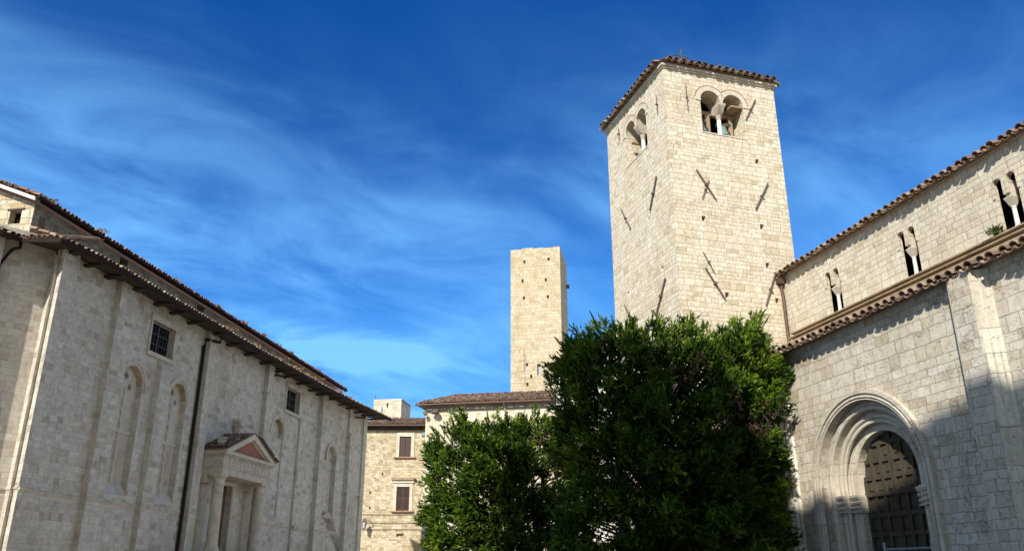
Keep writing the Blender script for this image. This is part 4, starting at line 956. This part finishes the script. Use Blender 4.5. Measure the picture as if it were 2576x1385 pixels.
# ------------------------------------------------------------------ far towers
def far_towers():
    a2 = radians(90 - 101 + 180)
    R = empty('ochre_stone_tower', (-.17, 100.03, 0), a2, 'tall slim ochre stone tower standing alone behind the pale house', 'tower')
    w = MB(1); Wd, Dp = 6.5, 6.6
    U = lambda s: Wd - s
    hs = [rect(U(s) - .14, U(s) + .14, z - .22, z + .22) for s, z in ((1.82, 39.97), (5.01, 40.14), (1.56, 37.34), (4.6, 37.3), (1.73, 35.0), (4.84, 34.97), (2.08, 26.26), (4.73, 26.28), (2.59, 24.73), (2.11, 23.76))]
    hs.append(rect(U(3.81), U(3.36), 24.83, 26.27))
    w.panel((-Wd, 0), (0, 0), 0, 0, hs, .5, True, top=[(Wd, 41.75), (5.1, 41.72), (5.05, 41.84), (3.6, 41.86), (3.55, 41.75), (2.2, 41.8), (2.15, 41.64), (0, 41.62)])
    w.panel((0, 0), (0, -Dp), 0, 41.7); w.panel((-Wd - .02, -Dp), (-Wd, 0), 0, 41.6); w.panel((0, -Dp), (-Wd - .02, -Dp), 0, 41.7)
    w.box((-Wd - .0, -Dp, 41.5), (0, -.05, 41.72)); w.make('wall', M['backtower'], R)
    c = MB(1)
    for k in range(7): c.box((-Wd + k * .93, -.7, 41.6), (-Wd + k * .93 + .9, -.06, 41.78 + random.uniform(-.06, .12)))
    c.make('coping', M['greyplaster'], R)
    c = MB(1); c.box((-3.80, -.42, 24.85), (-3.37, -.38, 26.25)); c.make('window_pane', M['steel'], R)
    c = MB(1); c.tube([(-Wd - .2, -4.6, 37.8), (-Wd - .55, -4.6, 37.8)], .3, 8); c.make('lamp_bracket', M['iron'], R)
    R2 = empty('cream_stone_tower', (-22.16, 130.4, 0), radians(90 - 100 + 180), 'small cream stone tower top far off above the eaves of the shaded church', 'tower')
    w = MB(1); Wd = 4.6; hs = [rect(Wd - 2.47, Wd - 2.15, 26.65, 27.46)]
    w.panel((-Wd, 0), (0, 0), 0, 28.1, hs, .4, True); w.panel((0, 0), (0, -5), 0, 28.1); w.panel((-Wd, -5), (-Wd, 0), 0, 28.1); w.panel((0, -5), (-Wd, -5), 0, 28.1); w.box((-Wd, -5, 27.7), (0, -.02, 28.0)); w.make('wall', M['fartower'], R2)
    c = MB(1); c.tube([(-.15, -.3, 28.0), (-.15, -.3, 28.9)], .05, 5); c.make('iron_spike', M['iron'], R2)
far_towers()
# rising ground and roofs far behind are hidden by the houses

# ------------------------------------------------------------------ evergreen trees
def pix(x, y, D):
    f, th = 2060., radians(20.1); u, v = (x - 1288) / f, (692.5 - y) / f
    r = Vector((u, cos(th) - v * sin(th), sin(th) + v * cos(th))); return r * (D / r.y) + Vector((0, 0, 1.6))
def tree(name, outline, D, depth, nl, per, label, seed, size=1., deadzones=()):
    """outline: crown edge measured from the photograph, placed at distance D and given real depth"""
    rg = np.random.default_rng(seed)
    o2 = []
    for (xa, ya), (xb, yb) in zip(outline, outline[1:] + outline[:1]):                # ragged rim
        nn = max(1, int(hypot(xb - xa, yb - ya) / 22))
        for k in range(nn):
            t = k / nn; j = rg.normal(0, 15 if k else 5, 2); o2.append((xa + (xb - xa) * t + j[0], ya + (yb - ya) * t + j[1]))
    P = [pix(x, y, D) for x, y in o2]; poly = np.array([(p.x, p.z) for p in P])
    cx = poly[:, 0].mean(); zlo = 0.3; zhi = poly[:, 1].max()
    root = empty(name, (cx * (D + depth * .22) / D - .12, D + depth * .32, 0), 0, label, 'tree', 'evergreen trees in the square')
    def inside(x, z):
        c = np.zeros(len(x), bool); n = len(poly)
        for i in range(n):
            x1, z1 = poly[i]; x2, z2 = poly[(i + 1) % n]
            k = ((z1 > z) != (z2 > z)) & (x < (x2 - x1) * (z - z1) / (z2 - z1 + 1e-9) + x1); c ^= k
        return c
    def edgedist(x, z):
        d = np.full(len(x), 9.)
        for i in range(len(poly)):
            a, b = poly[i], poly[(i + 1) % len(poly)]; ab = b - a; t = np.clip(((x - a[0]) * ab[0] + (z - a[1]) * ab[1]) / (ab @ ab + 1e-9), 0, 1)
            d = np.minimum(d, np.hypot(x - a[0] - t * ab[0], z - a[1] - t * ab[1]))
        return d
    xs = rg.uniform(poly[:, 0].min(), poly[:, 0].max(), nl * 3); zs = rg.uniform(zlo, zhi, nl * 3); k = inside(xs, zs); xs, zs = xs[k], zs[k]
    lump = np.sin(xs * 4.1 + 1.3 * np.sin(zs * 2.3 + seed)) + np.sin(zs * 4.7 + 1.7 * np.sin(xs * 1.9)) + .6 * np.sin(xs * 9 + zs * 7)
    k = lump > rg.uniform(-1.9, .25, len(xs)); xs, zs, lump = xs[k][:nl], zs[k][:nl], lump[k][:nl]
    ed = edgedist(xs, zs); bulge = .25 + .75 * np.sqrt(np.clip(ed / 1.6, 0, 1)); sgn = np.where(rg.random(len(xs)) < .66, -1, 1)
    ys = sgn * bulge * depth * .5 * (.78 + .19 * lump) * rg.uniform(.35, 1.0, len(xs)) ** .6
    # branch tips: extra plumes round the rim
    tri_V = []; tone = []; dV = []; dT = []
    zmid = zlo + (zhi - zlo) * .35
    for x, y, z, e in zip(xs, ys, zs, ed):
        out = np.array([(x - cx) * .55, y * .9, .35 * (z - zmid)]); out /= np.linalg.norm(out) + 1e-6
        ax = out * 1.05 + np.array([0, 0, .62 if e < .8 and z > zhi - 1.6 else .22]) + rg.normal(0, .28, 3); ax /= np.linalg.norm(ax)
        ln = rg.uniform(.45, .95) * size
        dead = any(abs(x - dx_) < rx_ and abs(z - dz_) < rz_ and rg.random() < pr_ for dx_, dz_, rx_, rz_, pr_ in deadzones)
        lt = rg.normal(.48, .2) + .12 * (ys is not None) * (e < .5)
        n = per
        t = rg.random(n) ** .8
        cen = np.array([x, y, z]) + np.outer((t - .45) * ln, ax) + rg.normal(0, .17 * size, (n, 3)) * (1.15 - t)[:, None]
        dirs = ax * (.9 if not dead else .2) + rg.normal(0, .42, (n, 3)) + (np.array([0, 0, -1.]) if dead else 0)
        dirs /= np.linalg.norm(dirs, axis=1)[:, None]
        for c, d in zip(cen, dirs):
            m = 11; L = rg.uniform(.08, .19, m) * size; w = rg.uniform(.010, .019, m) * size * 1.15
            a = np.cross(d, [.3, .2, .93]); a /= np.linalg.norm(a) + 1e-6; b = np.cross(d, a)
            ph = rg.uniform(0, 2 * pi, m); sp = rg.uniform(.15, .75, m); off = rg.uniform(-.06, .16, m) * size
            side = np.outer(np.cos(ph), a) + np.outer(np.sin(ph), b)
            dd = d + side * sp[:, None]; dd /= np.linalg.norm(dd, axis=1)[:, None]
            p0 = c + np.outer(off, d); tip = p0 + dd * L[:, None]
            wv = np.cross(dd, side + rg.normal(0, .3, (m, 3))); wv /= np.linalg.norm(wv, axis=1)[:, None] + 1e-6; wv *= w[:, None]
            mid = p0 + dd * (L * .45)[:, None]
            q = np.stack([p0, mid + wv, tip, mid - wv], 1)
            (dV if dead else tri_V).append(q); (dT if dead else tone).append(np.clip(lt + rg.normal(0, .12, m), 0, 1))
    # long leading shoots round the rim
    for i in range(len(poly)):
        a, b = poly[i], poly[(i + 1) % len(poly)]
        for t0 in np.arange(0, np.hypot(*(b - a)), .16 * size):
            c0 = a + (b - a) * t0 / (np.hypot(*(b - a)) + 1e-6)
            if c0[1] < 1. or rg.random() < .3: continue
            o2 = np.array([(c0[0] - cx) * .5, rg.normal(0, .3), .5 + max(0, c0[1] - zmid) * .3]); o2 /= np.linalg.norm(o2); y0_ = rg.normal(0, depth * .16); Ls = (rg.uniform(.22, .5) if rg.random() < .75 else rg.uniform(.5, .8)) * size
            lt = rg.normal(.62, .14); n = int(Ls * 150)
            tt = rg.random(n); cen = np.array([c0[0], y0_, c0[1]]) + np.outer((tt - .45) * Ls, o2); rad = (1 - tt) * .6 + .12
            dirs = o2 + rg.normal(0, .45, (n, 3)) * rad[:, None]; dirs /= np.linalg.norm(dirs, axis=1)[:, None]
            L = (rg.uniform(.07, .17, n) * size)[:, None]; wv = np.cross(dirs, rg.normal(0, 1, (n, 3))); wv /= np.linalg.norm(wv, axis=1)[:, None]; wv *= .013 * size
            mid = cen + dirs * L * .45; tri_V.append(np.stack([cen, mid + wv, cen + dirs * L, mid - wv], 1)); tone.append(np.clip(lt + rg.normal(0, .12, n), 0, 1))
    def build(nm, Q, tn, mat):
        Q = np.concatenate(Q).reshape(-1, 3).astype(np.float32); nq = len(Q) // 4
        me = bpy.data.meshes.new(nm); me.vertices.add(len(Q)); Q2 = Q.copy(); Q2[:, 0] -= cx; me.vertices.foreach_set('co', Q2.ravel())
        me.loops.add(nq * 4); me.loops.foreach_set('vertex_index', np.arange(nq * 4, dtype=np.int32)); me.polygons.add(nq); me.polygons.foreach_set('loop_start', np.arange(0, nq * 4, 4, dtype=np.int32))
        at = me.attributes.new('tone', 'FLOAT', 'FACE'); at.data.foreach_set('value', np.concatenate(tn).astype(np.float32))
        me.materials.append(mat); me.update(); me.validate(); o = bpy.data.objects.new(nm, me); COL.objects.link(o); o.parent = root; return o
    build('crown', tri_V, tone, M['leaf'])
    if dV: build('dead_twigs', dV, dT, M['dead'])
    tr = MB(1); hgt = zhi * .8
    for j, (bx, by) in enumerate(((0, 0), (-1.1, .2), (1.2, -.1))):
        pts = [(bx + .12 * sin(k + j), by + .1 * cos(k * 1.3), hgt * k / 6) for k in range(7)]; tr.tube(pts, .2, 8, rr=[.24 - .032 * k for k in range(7)])
    tr.make('trunk', M['bark'], root, smooth=True)
    lb = MB(1)
    for k in range(0, len(xs), 5):
        x, y, z = xs[k] - cx, ys[k], zs[k]; b0 = Vector((x * .15, y * .1, max(.6, z - .9 - .25 * abs(x)))); m_ = Vector((x * .6, y * .55, z - .35)); lb.tube([b0, m_, Vector((x, y, z))], .03, 5, False, rr=[.045, .03, .012])
    lb.make('limbs', M['bark'], root)
    return root
big = [(1400, 960), (1385, 945), (1412, 905), (1440, 868), (1480, 845), (1500, 805), (1520, 792), (1548, 815), (1575, 825), (1600, 815), (1650, 810), (1700, 818), (1750, 815), (1800, 832), (1850, 812), (1868, 792), (1880, 815), (1905, 798), (1925, 800), (1928, 845), (1962, 868), (1948, 905), (1972, 935), (1962, 985), (1978, 1015), (1965, 1060), (1955, 1110), (1945, 1180), (1972, 1200), (1950, 1260), (1985, 1300), (1972, 1340), (1990, 1400), (1990, 1560), (1400, 1560), (1425, 1385), (1440, 1200), (1435, 1100), (1425, 1050), (1408, 1000)]
tree('evergreen_tree', big, 21.2, 4.4, 1650, 18, 'bigger dark evergreen with flat bushy top in front of the bell tower', 3, 1., deadzones=((4.4, 6.6, .8, .25, .2), (6.1, 5.3, .7, .5, .5)))
small = [(1112, 1100), (1105, 1088), (1148, 1080), (1152, 1052), (1168, 1050), (1185, 1068), (1235, 1056), (1270, 1062), (1300, 1070), (1320, 1058), (1345, 1052), (1400, 1062), (1455, 1064), (1470, 1560), (1095, 1560), (1108, 1385), (1092, 1330), (1102, 1265), (1084, 1205), (1100, 1175), (1086, 1165), (1094, 1128), (1118, 1112)]
tree('evergreen_tree', small, 30.0, 3.4, 1000, 18, 'smaller bright green evergreen in front of the pale stone house', 5, 1.15, deadzones=((1.2, 5.9, .4, .6, .45), (2.1, 5.6, .4, .7, .5)))

# ------------------------------------------------------------------ weeds on eaves
def tuft(name, p, w, h, mat, label, group, n=60):
    V = []; F = []; tn = []
    for k in range(n):
        a = random.uniform(0, 2 * pi); r = random.random() * w; x, y = r * cos(a), r * sin(a) * .6; lx, ly = random.gauss(0, .35) * h, random.gauss(0, .35) * h; hh = h * random.uniform(.4, 1) * (1 - .5 * r / w); b = len(V); ww = .012
        V += [(x - ww, y, 0), (x + ww, y, 0), (x + lx, y + ly, hh)]; F.append((b, b + 1, b + 2)); tn.append(random.random())
        V += [(x + lx * .6 - .03, y + ly * .6, hh * .6), (x + lx * .6 + .03, y + ly * .6 + .02, hh * .62), (x + lx, y + ly, hh * 1.05)]; F.append((b + 3, b + 4, b + 5)); tn.append(random.random())
    o = obj(name, V, F, mat, None, tn); o.location = p; return tag(o, label, 'plant', group)
sn0, yo, z0_, sn1 = LNAVE
for s in (-13.2, -10.2, -4.0, .5, 3.6, 6.2, 8.4, 10.6, 15.5):
    tuft('roof_weed', left_world(s, yo - .05, z0_ + .1), random.uniform(.25, .5), random.uniform(.16, .3), M['weed'], 'dry reddish weed tuft growing on the upper nave eaves of the shaded church', 'dry weeds on the upper eaves')
for s in (-4.3, -1.2, 1.4, 3.6, 5.2, 6.3, 9.9, 12.):
    y = np.interp(s, [p[0] for p in LEAV], [p[1] for p in LEAV])
    tuft('roof_weed', left_world(s, y - .25, LZG + .18), random.uniform(.3, .9), random.uniform(.2, .36), M['weed'], 'dry straw coloured weed tuft growing on the lower eaves of the shaded church', 'dry weeds on the lower eaves')
def ch_world(s, o, z):
    a = radians(104.8); return (8 + s * cos(a) - o * sin(a), 20 + s * sin(a) + o * cos(a), z)
tuft('ledge_plant', ch_world(-2.95, -2.8, 9.17), .2, .26, M['weedgreen'], 'small green plant rooted on the cornice below the right twin window of the church', None, 90)

# railing in front of the church door
rl = empty('metal_railing', ch_world(-2.85, .9, 0), radians(104.8), 'grey metal handrail standing before the arched church door', 'railing')
b = MB(1); b.tube([(-.6, 0, 2.1), (.75, 0, 2.1)], .022, 8); b.tube([(-.6, 0, 1.7), (.75, 0, 1.7)], .016, 8); b.make('rail', M['steel'], rl)
for x in (-.6, .75): b = MB(1); b.tube([(x, 0, 0), (x, 0, 2.24)], .026, 8); b.make('post', M['steel'], rl)
